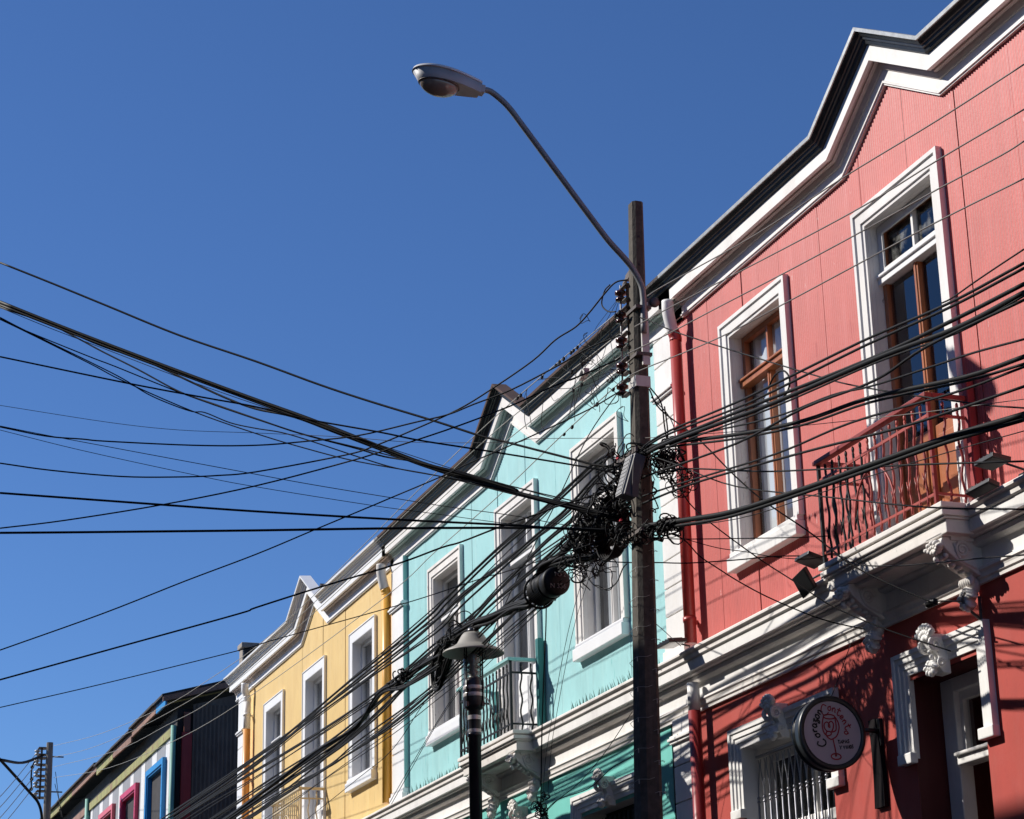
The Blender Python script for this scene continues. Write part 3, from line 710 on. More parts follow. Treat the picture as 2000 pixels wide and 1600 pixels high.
('power_wire', 'lowest of the four bare wires rising right in front of the red house', 0.0055, [(-16.449, -1.9, 8.002), (-16.079, -1.9, 7.965), (-14.522, -1.9, 7.691), (-13.376, -1.9, 7.544), (-12.214, -1.9, 7.404), (-11.082, -1.9, 7.266), (-10.123, -1.9, 7.13)], 'bare wires from the rack towards the right', 'greywire'),
('power_wire', 'lowest of the four bare wires running down to the far pole', 0.005, [(-16.484, -1.9, 8.014), (-18.011, -1.888, 7.987), (-19.981, -1.875, 7.923), (-22.073, -1.864, 7.902), (-24.136, -1.854, 7.868), (-30.972, -1.832, 8.07), (-36.659, -1.819, 8.404), (-44.441, -1.808, 9.147), (-52.641, -1.8, 10.257)], 'bare wires from the rack to the far pole', 'palewire'),
('overhead_cable', 'uppermost heavy cable of the bundle sloping down over the yellow house', 0.014, [(-17.006, -1.78, 7.529), (-17.583, -1.78, 7.558), (-18.586, -1.78, 7.507), (-20.121, -1.78, 7.461), (-21.944, -1.78, 7.344), (-22.548, -1.78, 7.287), (-24.134, -1.78, 7.241), (-26.456, -1.78, 7.205), (-30.314, -1.78, 7.112), (-36.905, -1.78, 7.174), (-38.056, -1.78, 7.188), (-46.262, -1.78, 7.38)], 'cables sloping down the street over the yellow house', 'rubber'),
('overhead_cable', 'heavy cable touching the uppermost one of the sloping bundle', 0.012, [(-17.009, -1.78, 7.501), (-17.535, -1.78, 7.514), (-18.533, -1.78, 7.461), (-20.092, -1.78, 7.415), (-21.892, -1.78, 7.285), (-22.454, -1.78, 7.229), (-24.135, -1.78, 7.191), (-26.456, -1.78, 7.151), (-30.31, -1.78, 7.051), (-36.894, -1.78, 7.094), (-45.578, -1.78, 7.296)], 'cables sloping down the street over the yellow house', 'rubber'),
('overhead_cable', 'second heavy cable of the sloping bundle, crossing the orange downpipe', 0.013, [(-16.839, -1.78, 7.38), (-17.39, -1.78, 7.43), (-18.186, -1.78, 7.331), (-18.744, -1.78, 7.302), (-20.134, -1.78, 7.256), (-21.48, -1.78, 7.232), (-22.361, -1.78, 7.178), (-24.135, -1.78, 7.141), (-28.091, -1.78, 7.127), (-32.432, -1.78, 7.153), (-37.83, -1.78, 7.246), (-44.94, -1.78, 7.323)], 'cables sloping down the street over the yellow house', 'rubber'),
('overhead_cable', 'single cable in the clear gap below the two upper pairs', 0.011, [(-16.844, -1.78, 7.333), (-17.368, -1.78, 7.394), (-18.163, -1.78, 7.284), (-19.182, -1.78, 7.254), (-20.428, -1.78, 7.187), (-21.449, -1.78, 7.128), (-22.366, -1.78, 7.038), (-24.953, -1.78, 7.072), (-28.089, -1.78, 7.078), (-31.963, -1.78, 7.006), (-37.112, -1.78, 7.054), (-44.255, -1.78, 7.084)], 'cables sloping down the street over the yellow house', 'rubber'),
('overhead_cable', 'cable passing over the upper corner of the right yellow window', 0.012, [(-16.819, -1.78, 7.229), (-17.219, -1.78, 7.251), (-18.065, -1.78, 7.166), (-18.9, -1.78, 7.136), (-20.44, -1.78, 6.992), (-21.371, -1.78, 6.939), (-22.37, -1.78, 6.922), (-24.076, -1.78, 6.843), (-27.403, -1.78, 6.828), (-33.78, -1.78, 6.972), (-36.883, -1.78, 7.022), (-43.639, -1.78, 7.06)], 'cables sloping down the street over the yellow house', 'rubber'),
('overhead_cable', 'thin cable woven through the middle of the sloping bundle', 0.007, [(-16.805, -1.78, 7.13), (-18.076, -1.78, 7.048), (-19.803, -1.78, 7.031), (-21.463, -1.78, 6.846), (-22.372, -1.78, 6.858), (-24.076, -1.78, 6.793), (-27.01, -1.78, 6.797), (-31.102, -1.78, 6.806), (-35.567, -1.78, 6.869), (-42.43, -1.78, 6.913)], 'cables sloping down the street over the yellow house', 'rubber'),
('overhead_cable', 'cable running just above the lashed splices left of the lamp', 0.011, [(-16.789, -1.78, 7.053), (-17.683, -1.78, 7.039), (-18.914, -1.78, 6.963), (-20.609, -1.78, 6.901), (-21.465, -1.78, 6.79), (-22.375, -1.78, 6.776), (-23.867, -1.78, 6.708), (-26.749, -1.78, 6.576), (-30.282, -1.78, 6.601), (-33.555, -1.78, 6.63), (-41.263, -1.78, 6.674)], 'cables sloping down the street over the yellow house', 'rubber'),
('overhead_cable', 'cable lying under the lashed splices left of the lamp', 0.012, [(-16.801, -1.78, 6.938), (-17.692, -1.78, 6.943), (-19.067, -1.78, 6.847), (-20.452, -1.78, 6.782), (-21.294, -1.78, 6.724), (-22.378, -1.78, 6.69), (-23.557, -1.78, 6.646), (-24.687, -1.78, 6.526), (-27.079, -1.78, 6.432), (-31.921, -1.78, 6.495), (-33.169, -1.78, 6.495), (-40.175, -1.78, 6.544)], 'cables sloping down the street over the yellow house', 'rubber'),
('overhead_cable', 'slack cable twisting across the lower panes of the yellow windows', 0.01, [(-17.701, -1.78, 6.847), (-19.218, -1.78, 6.78), (-20.788, -1.78, 6.666), (-21.834, -1.78, 6.501), (-23.359, -1.78, 6.427), (-24.688, -1.78, 6.401), (-25.765, -1.78, 6.371), (-26.744, -1.78, 6.309), (-28.063, -1.78, 6.32), (-30.425, -1.78, 6.357), (-32.792, -1.78, 6.363), (-39.14, -1.78, 6.42)], 'cables sloping down the street over the yellow house', 'rubber'),
('overhead_cable', 'lowest heavy cable of the sloping bundle above the cream balcony', 0.012, [(-17.705, -1.78, 6.799), (-19.077, -1.78, 6.72), (-20.463, -1.78, 6.594), (-22.017, -1.78, 6.453), (-23.873, -1.78, 6.325), (-26.744, -1.78, 6.289), (-29.497, -1.78, 6.283), (-31.731, -1.78, 6.261), (-38.153, -1.78, 6.302)], 'cables sloping down the street over the yellow house', 'rubber'),
('overhead_cable', 'thin straight cable below the heavy bundle over the right yellow window', 0.006, [(-18.382, -1.78, 6.625), (-20.47, -1.78, 6.476), (-22.388, -1.78, 6.43), (-24.622, -1.78, 6.358), (-27.522, -1.78, 6.302), (-31.064, -1.78, 6.272), (-37.225, -1.78, 6.278)], 'cables sloping down the street over the yellow house', 'rubber'),
('overhead_cable', 'thin cable sloping down past the teal pilaster onto the cream balcony', 0.005, [(-18.525, -1.78, 6.559), (-20.474, -1.78, 6.407), (-22.391, -1.78, 6.338), (-24.191, -1.78, 6.249), (-26.996, -1.78, 6.17), (-29.788, -1.78, 6.088), (-34.652, -1.78, 6.046)], 'cables sloping down the street over the yellow house', 'rubber'),
('overhead_cable', 'short heavy cable crossing the tangle towards the lamp top', 0.012, [(-17.004, -1.78, 6.947), (-18.095, -1.78, 6.827), (-19.22, -1.78, 6.755), (-20.054, -1.78, 6.77), (-20.949, -1.78, 6.786), (-21.733, -1.78, 6.753), (-22.567, -1.78, 6.712), (-23.763, -1.78, 6.657), (-25.529, -1.78, 6.522), (-28.066, -1.78, 6.39), (-31.733, -1.78, 6.292), (-37.677, -1.78, 6.245)], 'cables sloping down the street over the yellow house', 'rubber'),
('overhead_cable', 'slightly wavy black cable running close above the topmost pair over the yellow wall', 0.008, [(-17.029, -1.78, 7.551), (-17.596, -1.78, 7.556), (-18.567, -1.78, 7.486), (-20.092, -1.78, 7.446), (-21.953, -1.78, 7.363), (-22.587, -1.78, 7.332), (-24.146, -1.78, 7.282), (-26.412, -1.78, 7.215), (-30.263, -1.78, 7.094), (-36.944, -1.78, 7.154), (-38.154, -1.78, 7.191), (-46.281, -1.78, 7.413)], 'cables sloping down the street over the yellow house', 'rubber'),
('overhead_cable', 'slightly wavy black cable tucked under the second heavy cable before the orange downpipe', 0.01, [(-16.863, -1.78, 7.367), (-17.387, -1.78, 7.397), (-18.16, -1.78, 7.297), (-18.736, -1.78, 7.292), (-20.161, -1.78, 7.274), (-21.507, -1.78, 7.255), (-22.344, -1.78, 7.174), (-24.092, -1.78, 7.105), (-28.084, -1.78, 7.08), (-32.5, -1.78, 7.122), (-37.887, -1.78, 7.242), (-44.859, -1.78, 7.336)], 'cables sloping down the street over the yellow house', 'rubber'),
('overhead_cable', 'slightly wavy black cable threading the gap in the middle of the bundle', 0.011, [(-16.794, -1.78, 7.203), (-17.202, -1.78, 7.251), (-18.085, -1.78, 7.188), (-18.931, -1.78, 7.154), (-20.434, -1.78, 6.976), (-21.33, -1.78, 6.89), (-22.355, -1.78, 6.875), (-24.117, -1.78, 6.827), (-27.456, -1.78, 6.844), (-33.748, -1.78, 6.995), (-36.775, -1.78, 7.022), (-43.606, -1.78, 7.026)], 'cables sloping down the street over the yellow house', 'rubber'),
('overhead_cable', 'slightly wavy black cable riding on the lashed splices near the teal pilaster', 0.012, [(-16.77, -1.78, 7.073), (-17.693, -1.78, 7.075), (-18.941, -1.78, 6.992), (-20.609, -1.78, 6.901), (-21.431, -1.78, 6.767), (-22.355, -1.78, 6.759), (-23.896, -1.78, 6.723), (-26.797, -1.78, 6.62), (-30.272, -1.78, 6.648), (-33.479, -1.78, 6.653), (-41.225, -1.78, 6.67)], 'cables sloping down the street over the yellow house', 'rubber'),
('overhead_cable', 'slightly wavy black cable crossing the lowest cables above the cream balcony', 0.009, [(-16.793, -1.78, 6.953), (-17.722, -1.78, 6.964), (-19.095, -1.78, 6.841), (-20.431, -1.78, 6.736), (-21.25, -1.78, 6.666), (-22.38, -1.78, 6.661), (-23.612, -1.78, 6.66), (-24.718, -1.78, 6.556), (-27.029, -1.78, 6.44), (-31.834, -1.78, 6.462), (-33.186, -1.78, 6.438), (-40.309, -1.78, 6.479)], 'cables sloping down the street over the yellow house', 'rubber'),
('overhead_cable', 'slightly wavy black cable hugging the underside of the sloping bundle', 0.01, [(-17.717, -1.78, 6.814), (-19.106, -1.78, 6.721), (-20.465, -1.78, 6.567), (-21.982, -1.78, 6.408), (-23.851, -1.78, 6.294), (-26.78, -1.78, 6.293), (-29.554, -1.78, 6.311), (-31.718, -1.78, 6.276), (-38.051, -1.78, 6.279)], 'cables sloping down the street over the yellow house', 'rubber'),
('overhead_cable', 'slightly wavy black cable hidden mostly behind the heaviest strands', 0.008, [(-16.776, -1.78, 7.128), (-18.061, -1.78, 7.074), (-19.829, -1.78, 7.079), (-21.496, -1.78, 6.882), (-22.356, -1.78, 6.855), (-24.025, -1.78, 6.763), (-26.998, -1.78, 6.778), (-31.177, -1.78, 6.829), (-35.642, -1.78, 6.932), (-42.366, -1.78, 6.98)], 'cables sloping down the street over the yellow house', 'rubber'),
('overhead_cable', 'slightly wavy black cable thinly trailing below the two topmost strands', 0.006, [(-17.004, -1.78, 7.531), (-17.588, -1.78, 7.544), (-18.57, -1.78, 7.441), (-20.049, -1.78, 7.331), (-21.821, -1.78, 7.191), (-22.471, -1.78, 7.195), (-24.232, -1.78, 7.227), (-26.496, -1.78, 7.203), (-30.194, -1.78, 7.051), (-36.724, -1.78, 7.016), (-45.663, -1.78, 7.167)], 'cables sloping down the street over the yellow house', 'rubber'),
('overhead_cable', 'slightly wavy black cable skimming above the single gap cable', 0.007, [(-16.879, -1.78, 7.35), (-17.372, -1.78, 7.376), (-18.125, -1.78, 7.254), (-19.156, -1.78, 7.252), (-20.458, -1.78, 7.235), (-21.497, -1.78, 7.196), (-22.355, -1.78, 7.078), (-24.882, -1.78, 7.064), (-28.055, -1.78, 7.045), (-32.048, -1.78, 6.99), (-37.23, -1.78, 7.081), (-44.2, -1.78, 7.152)], 'cables sloping down the street over the yellow house', 'rubber'),
('overhead_cable', 'slightly wavy black cable drooping under the slack twisting strand', 0.008, [(-17.668, -1.78, 6.81), (-19.188, -1.78, 6.775), (-20.815, -1.78, 6.696), (-21.887, -1.78, 6.528), (-23.357, -1.78, 6.41), (-24.621, -1.78, 6.336), (-25.728, -1.78, 6.302), (-26.801, -1.78, 6.28), (-28.139, -1.78, 6.337), (-30.401, -1.78, 6.385), (-32.679, -1.78, 6.369), (-39.091, -1.78, 6.388)], 'cables sloping down the street over the yellow house', 'rubber'),
('overhead_cable', 'slightly wavy black cable brushing the right yellow window sill corner', 0.006, [(-18.396, -1.78, 6.669), (-20.513, -1.78, 6.505), (-22.391, -1.78, 6.42), (-24.564, -1.78, 6.323), (-27.48, -1.78, 6.286), (-31.126, -1.78, 6.312), (-37.354, -1.78, 6.367)], 'cables sloping down the street over the yellow house', 'rubber'),
('overhead_cable', 'slightly wavy black cable closest to the cream balcony handrail', 0.005, [(-18.566, -1.78, 6.566), (-20.503, -1.78, 6.376), (-22.353, -1.78, 6.274), (-24.132, -1.78, 6.193), (-27.013, -1.78, 6.163), (-29.886, -1.78, 6.128), (-34.698, -1.78, 6.084)], 'cables sloping down the street over the yellow house', 'rubber'),
('overhead_cable', 'slightly wavy black cable weaving between splice and lower strands', 0.006, [(-16.76, -1.78, 7.072), (-17.724, -1.78, 7.081), (-18.974, -1.78, 6.972), (-20.591, -1.78, 6.837), (-21.384, -1.78, 6.685), (-22.353, -1.78, 6.705), (-23.954, -1.78, 6.713), (-26.841, -1.78, 6.631), (-30.213, -1.78, 6.634), (-33.372, -1.78, 6.592), (-41.226, -1.78, 6.564)], 'cables sloping down the street over the yellow house', 'rubber'),
('overhead_cable', 'topmost black cable of the bunch crossing the brown balcony door', 0.01, [(-16.726, -1.78, 7.321), (-15.933, -1.815, 7.321), (-14.132, -1.891, 7.044), (-12.08, -1.999, 6.761), (-10.833, -2.078, 6.553), (-9.859, -2.15, 6.43)], 'cables running right in front of the red house', 'rubber'),
('overhead_cable', 'black cable doubled close under the topmost one over the red wall', 0.01, [(-16.728, -1.78, 7.298), (-15.935, -1.815, 7.299), (-14.06, -1.894, 6.986), (-12.015, -2.003, 6.711), (-10.824, -2.079, 6.522), (-9.865, -2.15, 6.4)], 'cables running right in front of the red house', 'rubber'),
('overhead_cable', 'heavy cable, upper of the pair over the centre of the balcony door', 0.014, [(-16.73, -1.78, 7.275), (-16.246, -1.802, 7.29), (-14.294, -1.884, 6.988), (-11.957, -2.006, 6.592), (-10.752, -2.085, 6.418), (-9.882, -2.15, 6.306)], 'cables running right in front of the red house', 'rubber'),
('overhead_cable', 'fattest cable over the panes of the balcony door', 0.018, [(-16.733, -1.78, 7.252), (-15.945, -1.814, 7.228), (-13.684, -1.913, 6.842), (-11.84, -2.014, 6.557), (-10.729, -2.086, 6.354), (-9.891, -2.15, 6.254)], 'cables running right in front of the red house', 'rubber'),
('overhead_cable', 'thin cable touching the underside of the fattest one', 0.008, [(-16.735, -1.78, 7.228), (-15.916, -1.814, 7.186), (-13.69, -1.912, 6.811), (-11.846, -2.014, 6.53), (-10.736, -2.085, 6.322), (-9.895, -2.15, 6.236)], 'cables running right in front of the red house', 'rubber'),
('overhead_cable', 'black cable falling away under the fat pair with a tied joint', 0.01, [(-16.631, -1.78, 7.102), (-16.29, -1.793, 7.07), (-14.345, -1.875, 6.747), (-13.053, -1.941, 6.612), (-11.936, -2.004, 6.426), (-11.135, -2.059, 6.381), (-9.899, -2.15, 6.212)], 'cables running right in front of the red house', 'rubber'),
('overhead_cable', 'wavy twisted cable crossing the door panes alone', 0.008, [(-16.547, -1.78, 7.338), (-16.05, -1.8, 7.267), (-15.109, -1.84, 7.07), (-13.599, -1.912, 6.719), (-12.592, -1.968, 6.548), (-11.991, -2.004, 6.404), (-11.16, -2.059, 6.239), (-10.563, -2.102, 6.122), (-9.942, -2.15, 5.98)], 'cables running right in front of the red house', 'rubber'),
('overhead_cable', 'fat cable passing just above the balcony handrail corner', 0.016, [(-16.547, -1.78, 7.338), (-15.993, -1.791, 7.264), (-14.438, -1.824, 6.857), (-13.254, -1.853, 6.584), (-12.21, -1.883, 6.409), (-10.936, -1.924, 6.116), (-10.251, -1.95, 6.003)], 'cables running right in front of the red house', 'rubber'),
('overhead_cable', 'cable running along the underside of the one above the handrail', 0.01, [(-16.549, -1.78, 7.315), (-15.997, -1.791, 7.232), (-14.442, -1.824, 6.824), (-13.258, -1.853, 6.554), (-12.215, -1.883, 6.377), (-10.94, -1.924, 6.089), (-10.259, -1.95, 5.959)], 'cables running right in front of the red house', 'rubber'),
('overhead_cable', 'cable meeting the balcony handrail at its right corner', 0.009, [(-16.588, -1.78, 6.948), (-15.618, -1.799, 6.797), (-13.776, -1.84, 6.485), (-12.519, -1.875, 6.327), (-11.09, -1.92, 6.062), (-10.262, -1.95, 5.941)], 'cables running right in front of the red house', 'rubber'),
('overhead_cable', 'straight cable crossing the handrail halfway along its length', 0.01, [(-16.596, -1.78, 6.879), (-15.226, -1.808, 6.698), (-13.136, -1.858, 6.321), (-11.713, -1.899, 6.048), (-10.284, -1.95, 5.824)], 'cables running right in front of the red house', 'rubber'),
('overhead_cable', 'fattest lashed cable of all, sagging across the balcony bars', 0.022, [(-16.615, -1.78, 6.697), (-15.51, -1.776, 6.46), (-14.622, -1.772, 6.285), (-13.344, -1.766, 6.116), (-12.493, -1.762, 6.019), (-11.488, -1.756, 5.9), (-10.607, -1.75, 5.77)], 'cables running right in front of the red house', 'rubber'),
('overhead_cable', 'black cable lashed under the fattest one across the balcony bars', 0.014, [(-16.619, -1.78, 6.661), (-15.515, -1.776, 6.422), (-14.626, -1.772, 6.252), (-13.348, -1.766, 6.086), (-12.498, -1.762, 5.987), (-11.494, -1.756, 5.87), (-10.613, -1.75, 5.739)], 'cables running right in front of the red house', 'rubber'),
('overhead_cable', 'thin grey cable hanging a hand below the fattest lashed one', 0.004, [(-16.395, -1.78, 6.613), (-14.629, -1.773, 6.219), (-13.354, -1.767, 6.045), (-12.505, -1.762, 5.941), (-11.505, -1.756, 5.803), (-10.626, -1.75, 5.67)], 'cables running right in front of the red house', 'rubber'),
('overhead_cable', 'nearly level cable crossing window and balcony bars below the door panes', 0.007, [(-16.068, -1.78, 7.028), (-15.456, -1.777, 6.885), (-14.577, -1.774, 6.606), (-13.928, -1.77, 6.403), (-12.494, -1.763, 6.005), (-11.752, -1.758, 5.798), (-10.66, -1.75, 5.485)], 'cables running right in front of the red house', 'rubber'),
('overhead_cable', 'cable sagging down to the right past the floodlight', 0.006, [(-16.213, -1.78, 7.235), (-15.645, -1.778, 6.974), (-14.595, -1.773, 6.48), (-13.068, -1.765, 5.947), (-11.8, -1.758, 5.514), (-10.713, -1.75, 5.193)], 'cables running right in front of the red house', 'rubber'),
('overhead_cable', 'cable falling right from the rack in front of the left red window', 0.006, [(-16.298, -1.78, 8.561), (-16.092, -1.779, 8.449), (-15.322, -1.776, 8.021), (-13.222, -1.766, 6.943), (-12.408, -1.762, 6.556), (-11.118, -1.754, 6.011), (-10.6, -1.75, 5.811)], 'cables running right in front of the red house', 'rubber'),
('overhead_cable', 'twisted black lead dropping from upper right onto the topmost cable', 0.006, [(-10.376, -1.78, 6.778), (-10.684, -1.771, 6.79), (-10.972, -1.762, 6.799), (-11.272, -1.754, 6.803), (-11.406, -1.75, 6.819)], 'cables running right in front of the red house', 'rubber'),
('service_wire', 'service wire dropping to the spool insulator under the right console', 0.007, [(-16.348, -1.7, 7.905), (-16.319, -1.614, 7.711), (-15.956, -1.441, 7.344), (-15.661, -1.24, 6.923), (-15.428, -1.097, 6.645), (-15.076, -0.909, 6.313), (-14.891, -0.792, 6.106), (-14.74, -0.694, 5.941), (-14.438, -0.538, 5.719), (-14.079, -0.35, 5.483)], 'thin wires strung from the pole to the red house', 'rubber'),
('service_wire', 'service wire dropping across the left red window to the door keystone', 0.006, [(-16.179, -1.7, 7.185), (-16.126, -1.544, 6.903), (-16.021, -1.41, 6.667), (-15.614, -1.126, 6.22), (-15.326, -0.932, 5.944), (-15.058, -0.738, 5.679), (-14.698, -0.516, 5.435), (-14.416, -0.344, 5.273), (-14.19, -0.2, 5.146)], 'thin wires strung from the pole to the red house', 'rubber'),
('service_wire', 'drooping wire that falls in a curve below the left window sill', 0.006, [(-16.463, -1.7, 6.661), (-16.289, -1.481, 6.528), (-16.294, -1.326, 6.388), (-16.243, -1.185, 6.275), (-16.16, -0.99, 6.125), (-16.035, -0.758, 5.964), (-15.823, -0.421, 5.764), (-15.585, -0.1, 5.63)], 'thin wires strung from the pole to the red house', 'rubber'),
('service_wire', 'level wire joining pole and floodlights below the window sill', 0.006, [(-16.457, -1.65, 6.344), (-16.364, -1.395, 6.333), (-16.222, -1.009, 6.35), (-16.125, -0.745, 6.371), (-16.048, -0.535, 6.374), (-16.012, -0.43, 6.363), (-16.029, -0.35, 6.318)], 'thin wires strung from the pole to the red house', 'rubber'),
('service_wire', 'thin wire from the pole to the left foot of the red balcony', 0.005, [(-16.476, -1.65, 6.575), (-16.328, -1.473, 6.534), (-15.986, -1.05, 6.478), (-15.692, -0.662, 6.436), (-15.538, -0.45, 6.423)], 'thin wires strung from the pole to the red house', 'rubber'),
('service_wire', 'thin sagging wire touching the top left of the window sill board', 0.004, [(-16.217, -1.5, 6.507), (-16.059, -1.263, 6.4), (-15.913, -1.065, 6.339), (-15.775, -0.865, 6.271), (-15.603, -0.626, 6.225), (-15.48, -0.45, 6.255)], 'thin wires strung from the pole to the red house', 'rubber'),
('service_wire', 'wire leaving the balcony foot towards the right edge', 0.006, [(-15.389, -0.5, 6.227), (-15.015, -0.566, 6.051), (-14.646, -0.626, 5.922), (-14.003, -0.734, 5.749), (-13.35, -0.85, 5.59), (-12.483, -1.014, 5.389), (-11.58, -1.2, 5.169)], 'thin wires strung from the pole to the red house', 'rubber'),
('service_wire', 'thin lead hanging down from the frieze to the round sign', 0.004, [(-15.96, -0.08, 5.612), (-15.945, -0.166, 5.447), (-15.922, -0.251, 5.282), (-15.91, -0.35, 5.099)], 'thin wires strung from the pole to the red house', 'rubber'),
('service_wire', 'level wire passing behind the pole over the teal window', 0.006, [(-19.649, -1.3, 7.294), (-18.998, -1.366, 7.076), (-18.119, -1.459, 6.801), (-17.262, -1.555, 6.558), (-16.457, -1.65, 6.344)], 'thin wires strung from the pole to the red house', 'rubber'),
('slack_wire', 'slack wire from the rack down through the tangle to the lamp', 0.0055, [(-16.876, -1.75, 8.08), (-17.679, -1.75, 7.893), (-18.437, -1.75, 7.55), (-18.936, -1.75, 7.336), (-19.733, -1.75, 7.015), (-20.465, -1.75, 6.65), (-20.892, -1.75, 6.361)], 'thin wires hanging round the teal house', 'rubber'),
('slack_wire', 'thin wire crossing the teal wall down to the lamp collar', 0.004, [(-19.024, -1.75, 6.58), (-19.922, -1.75, 6.501), (-20.892, -1.75, 6.361), (-21.616, -1.75, 6.26), (-22.308, -1.75, 6.082), (-23.474, -1.75, 5.706), (-24.303, -1.75, 5.419)], 'thin wires hanging round the teal house', 'rubber'),
('slack_wire', 'thin wire running beside the one at the lamp collar', 0.004, [(-19.62, -1.75, 6.459), (-20.729, -1.75, 6.327), (-21.493, -1.75, 6.263), (-22.497, -1.75, 6.003), (-23.475, -1.75, 5.659), (-24.198, -1.75, 5.403)], 'thin wires hanging round the teal house', 'rubber'),
('slack_wire', 'long thin wire slanting over lamp and yellow wall to the lower left', 0.0045, [(-17.281, -1.7, 6.741), (-19.01, -1.7, 6.631), (-20.697, -1.7, 6.53), (-22.636, -1.7, 6.466), (-24.249, -1.7, 6.079), (-25.81, -1.7, 5.963), (-28.355, -1.7, 5.815)], 'thin wires hanging round the teal house', 'rubber'),
('slack_wire', 'thin cord hanging straight down in front of the teal balcony', 0.007, [(-20.362, -1.2, 6.932), (-20.398, -1.2, 6.666), (-20.473, -1.2, 6.301), (-20.551, -1.2, 5.885), (-20.61, -1.2, 5.521), (-20.701, -1.2, 4.743)], 'thin wires hanging round the teal house', 'rubber'),
('slack_wire', 'left of two pale cords slanting down the teal wall', 0.003, [(-18.892, -1.3, 7.043), (-19.379, -1.3, 6.587), (-19.699, -1.3, 6.186), (-19.999, -1.3, 5.722), (-20.24, -1.3, 5.295), (-20.36, -1.3, 4.899)], 'thin wires hanging round the teal house', 'rubber'),
('slack_wire', 'right of two pale cords slanting down the teal wall', 0.003, [(-18.69, -1.3, 7.016), (-19.286, -1.3, 6.513), (-19.605, -1.3, 6.114), (-19.852, -1.3, 5.746), (-20.072, -1.3, 5.37), (-20.21, -1.3, 4.927)], 'thin wires hanging round the teal house', 'rubber'),
('slack_wire', 'thin wire slanting from the pole down over the teal ground floor', 0.0045, [(-18.277, -1.2, 4.967), (-18.745, -1.2, 4.949), (-19.348, -1.2, 4.848), (-20.187, -1.2, 4.865), (-20.637, -1.2, 4.786)], 'thin wires hanging round the teal house', 'rubber'),
('slack_wire', 'dark wire rising from the cord knot to the teal frieze', 0.004, [(-18.195, -1.2, 5.385), (-18.923, -1.2, 5.116), (-19.613, -1.2, 4.94), (-20.187, -1.2, 4.865), (-20.607, -1.2, 4.782)], 'thin wires hanging round the teal house', 'rubber'),
('slack_wire', 'thin wire falling right from pole over the teal cornice to pilaster', 0.0035, [(-17.305, -1.5, 6.472), (-17.089, -1.5, 6.063), (-16.687, -1.5, 5.786), (-16.38, -1.5, 5.595)], 'thin wires hanging round the teal house', 'rubber')
]
# ================================================================ the ground and the street
tag(B(-600, 600, -600, 600, -.2, -.02).build('ground', 'ground'), kind='structure')
tag(B(-300, 120, -8.6, -2.2, -.02, .0).build('road', 'asphalt'), kind='structure')
tag(B(-300, 120, -2.2, 8.0, -.02, .14).build('pavement', 'pavement'), kind='structure')
tag(B(-300, 120, -10.4, -8.6, -.02, .13).build('pavement', 'pavement'), kind='structure')
OP = empty('opposite_house', (-20, -10.5, 0), 'plain plastered house row across the street behind the viewer', 'house')
B(-46, 6, -16, -10.5, -.01, 13.4).build('wall', 'plaster', OP)
B(-46.2, 6.2, -16.2, -10.2, 13.4, 13.6).build('roof', 'roof_rust', OP)

# ================================================================ red house
xa, xb, cx = HOUSES['red']
RED = empty('corrugated_house', (cx, 0, .14), 'salmon red corrugated house with a brown balcony door and dark red ground floor', 'house', 'row of corrugated iron houses')
poly = eaves_poly(xa - .02, xb, cx)
holes = [(-17.52 - .56, -17.52 + .56, 6.98, 9.21), (-14.69 - .57, -14.69 + .57, ZC - .1, 9.23), (-11.8 - .56, -11.8 + .56, 6.98, 9.21)]
sheets(RED, -19.44, xb, poly, holes, 'red_sheet')
eaves(RED, poly, 'black_gutter', 'galvanised', 'soffit')
window(RED, -17.52, 7.0, 9.21, wood='wood', frame='wood', transom=8.72, pane='clear_glass', curtain=('curtain', -18.02, -16.99, 7.04), trim='worn_trim', reveal='old_white')
window(RED, -14.69, 6.24, 9.23, hw=.57, kind='door', wood='clean_white', frame='wood', transom=8.72, pane='clear_glass', panel=7.18, reveal='old_white', name='balcony_door', top_frame='worn_trim', top_pane='dusty_glass')
window(RED, -11.8, 7.0, 9.21, wood='wood', frame='wood', transom=8.72, pane='clear_glass', curtain=('curtain', -12.3, -11.3, 7.08))
cornice(RED, -19.30, xb)
# lower storey
lh = [(-18.36, -16.60, 3.2, 5.11), (-15.17, -14.11, .14, 5.12)]
holed_wall(-19.42, xb, .14, 5.66, lh, 0).build('ground_floor_wall', 'red_wall', RED)
def lower_frame(par, x0, x1, zb, zt, mat='white', cas=.19, mat2='white'):
    sec = [(.03, 0), (-.02, 0), (-.02, .05), (-.032, .055), (-.032, .10), (-.046, .105), (-.046, .15), (-.06, .155), (-.06, cas), (.03, cas)]
    F = MB().sweep(rect_loop(x0, x1, zb, zt), sec).build('surround', mat, par)
    for xx in (x0 - cas - .01, x1 - .02):
        B(xx, xx + cas + .03, -.07, .0, zb - .04, zb + .05).build('surround_foot', mat, F, bevel=.01)
    return F
F = lower_frame(RED, -18.36, -16.60, 4.49, 5.11, cas=.20)
b = B(-18.40, -18.362, .001, .32, 3.2, 5.12).box(-16.598, -16.56, .001, .32, 3.2, 5.12).box(-18.36, -16.60, .031, .32, 5.109, 5.12)
b.build('reveal', 'white', F)
B(-18.36, -16.60, .27, .31, 4.98, 5.11).box(-18.36, -18.28, .27, .31, 3.2, 4.98).box(-16.68, -16.60, .27, .31, 3.2, 4.98).box(-17.52, -17.44, .27, .31, 3.2, 4.98).box(-18.28, -16.68, .26, .31, 4.28, 4.38).build('sash', 'white', F, bevel=.008)
MB().add([(-18.3, .3, 3.2), (-16.64, .3, 3.2), (-16.64, .3, 5.0), (-18.3, .3, 5.0)], [(0, 1, 2, 3)]).build('pane', 'glass', F)
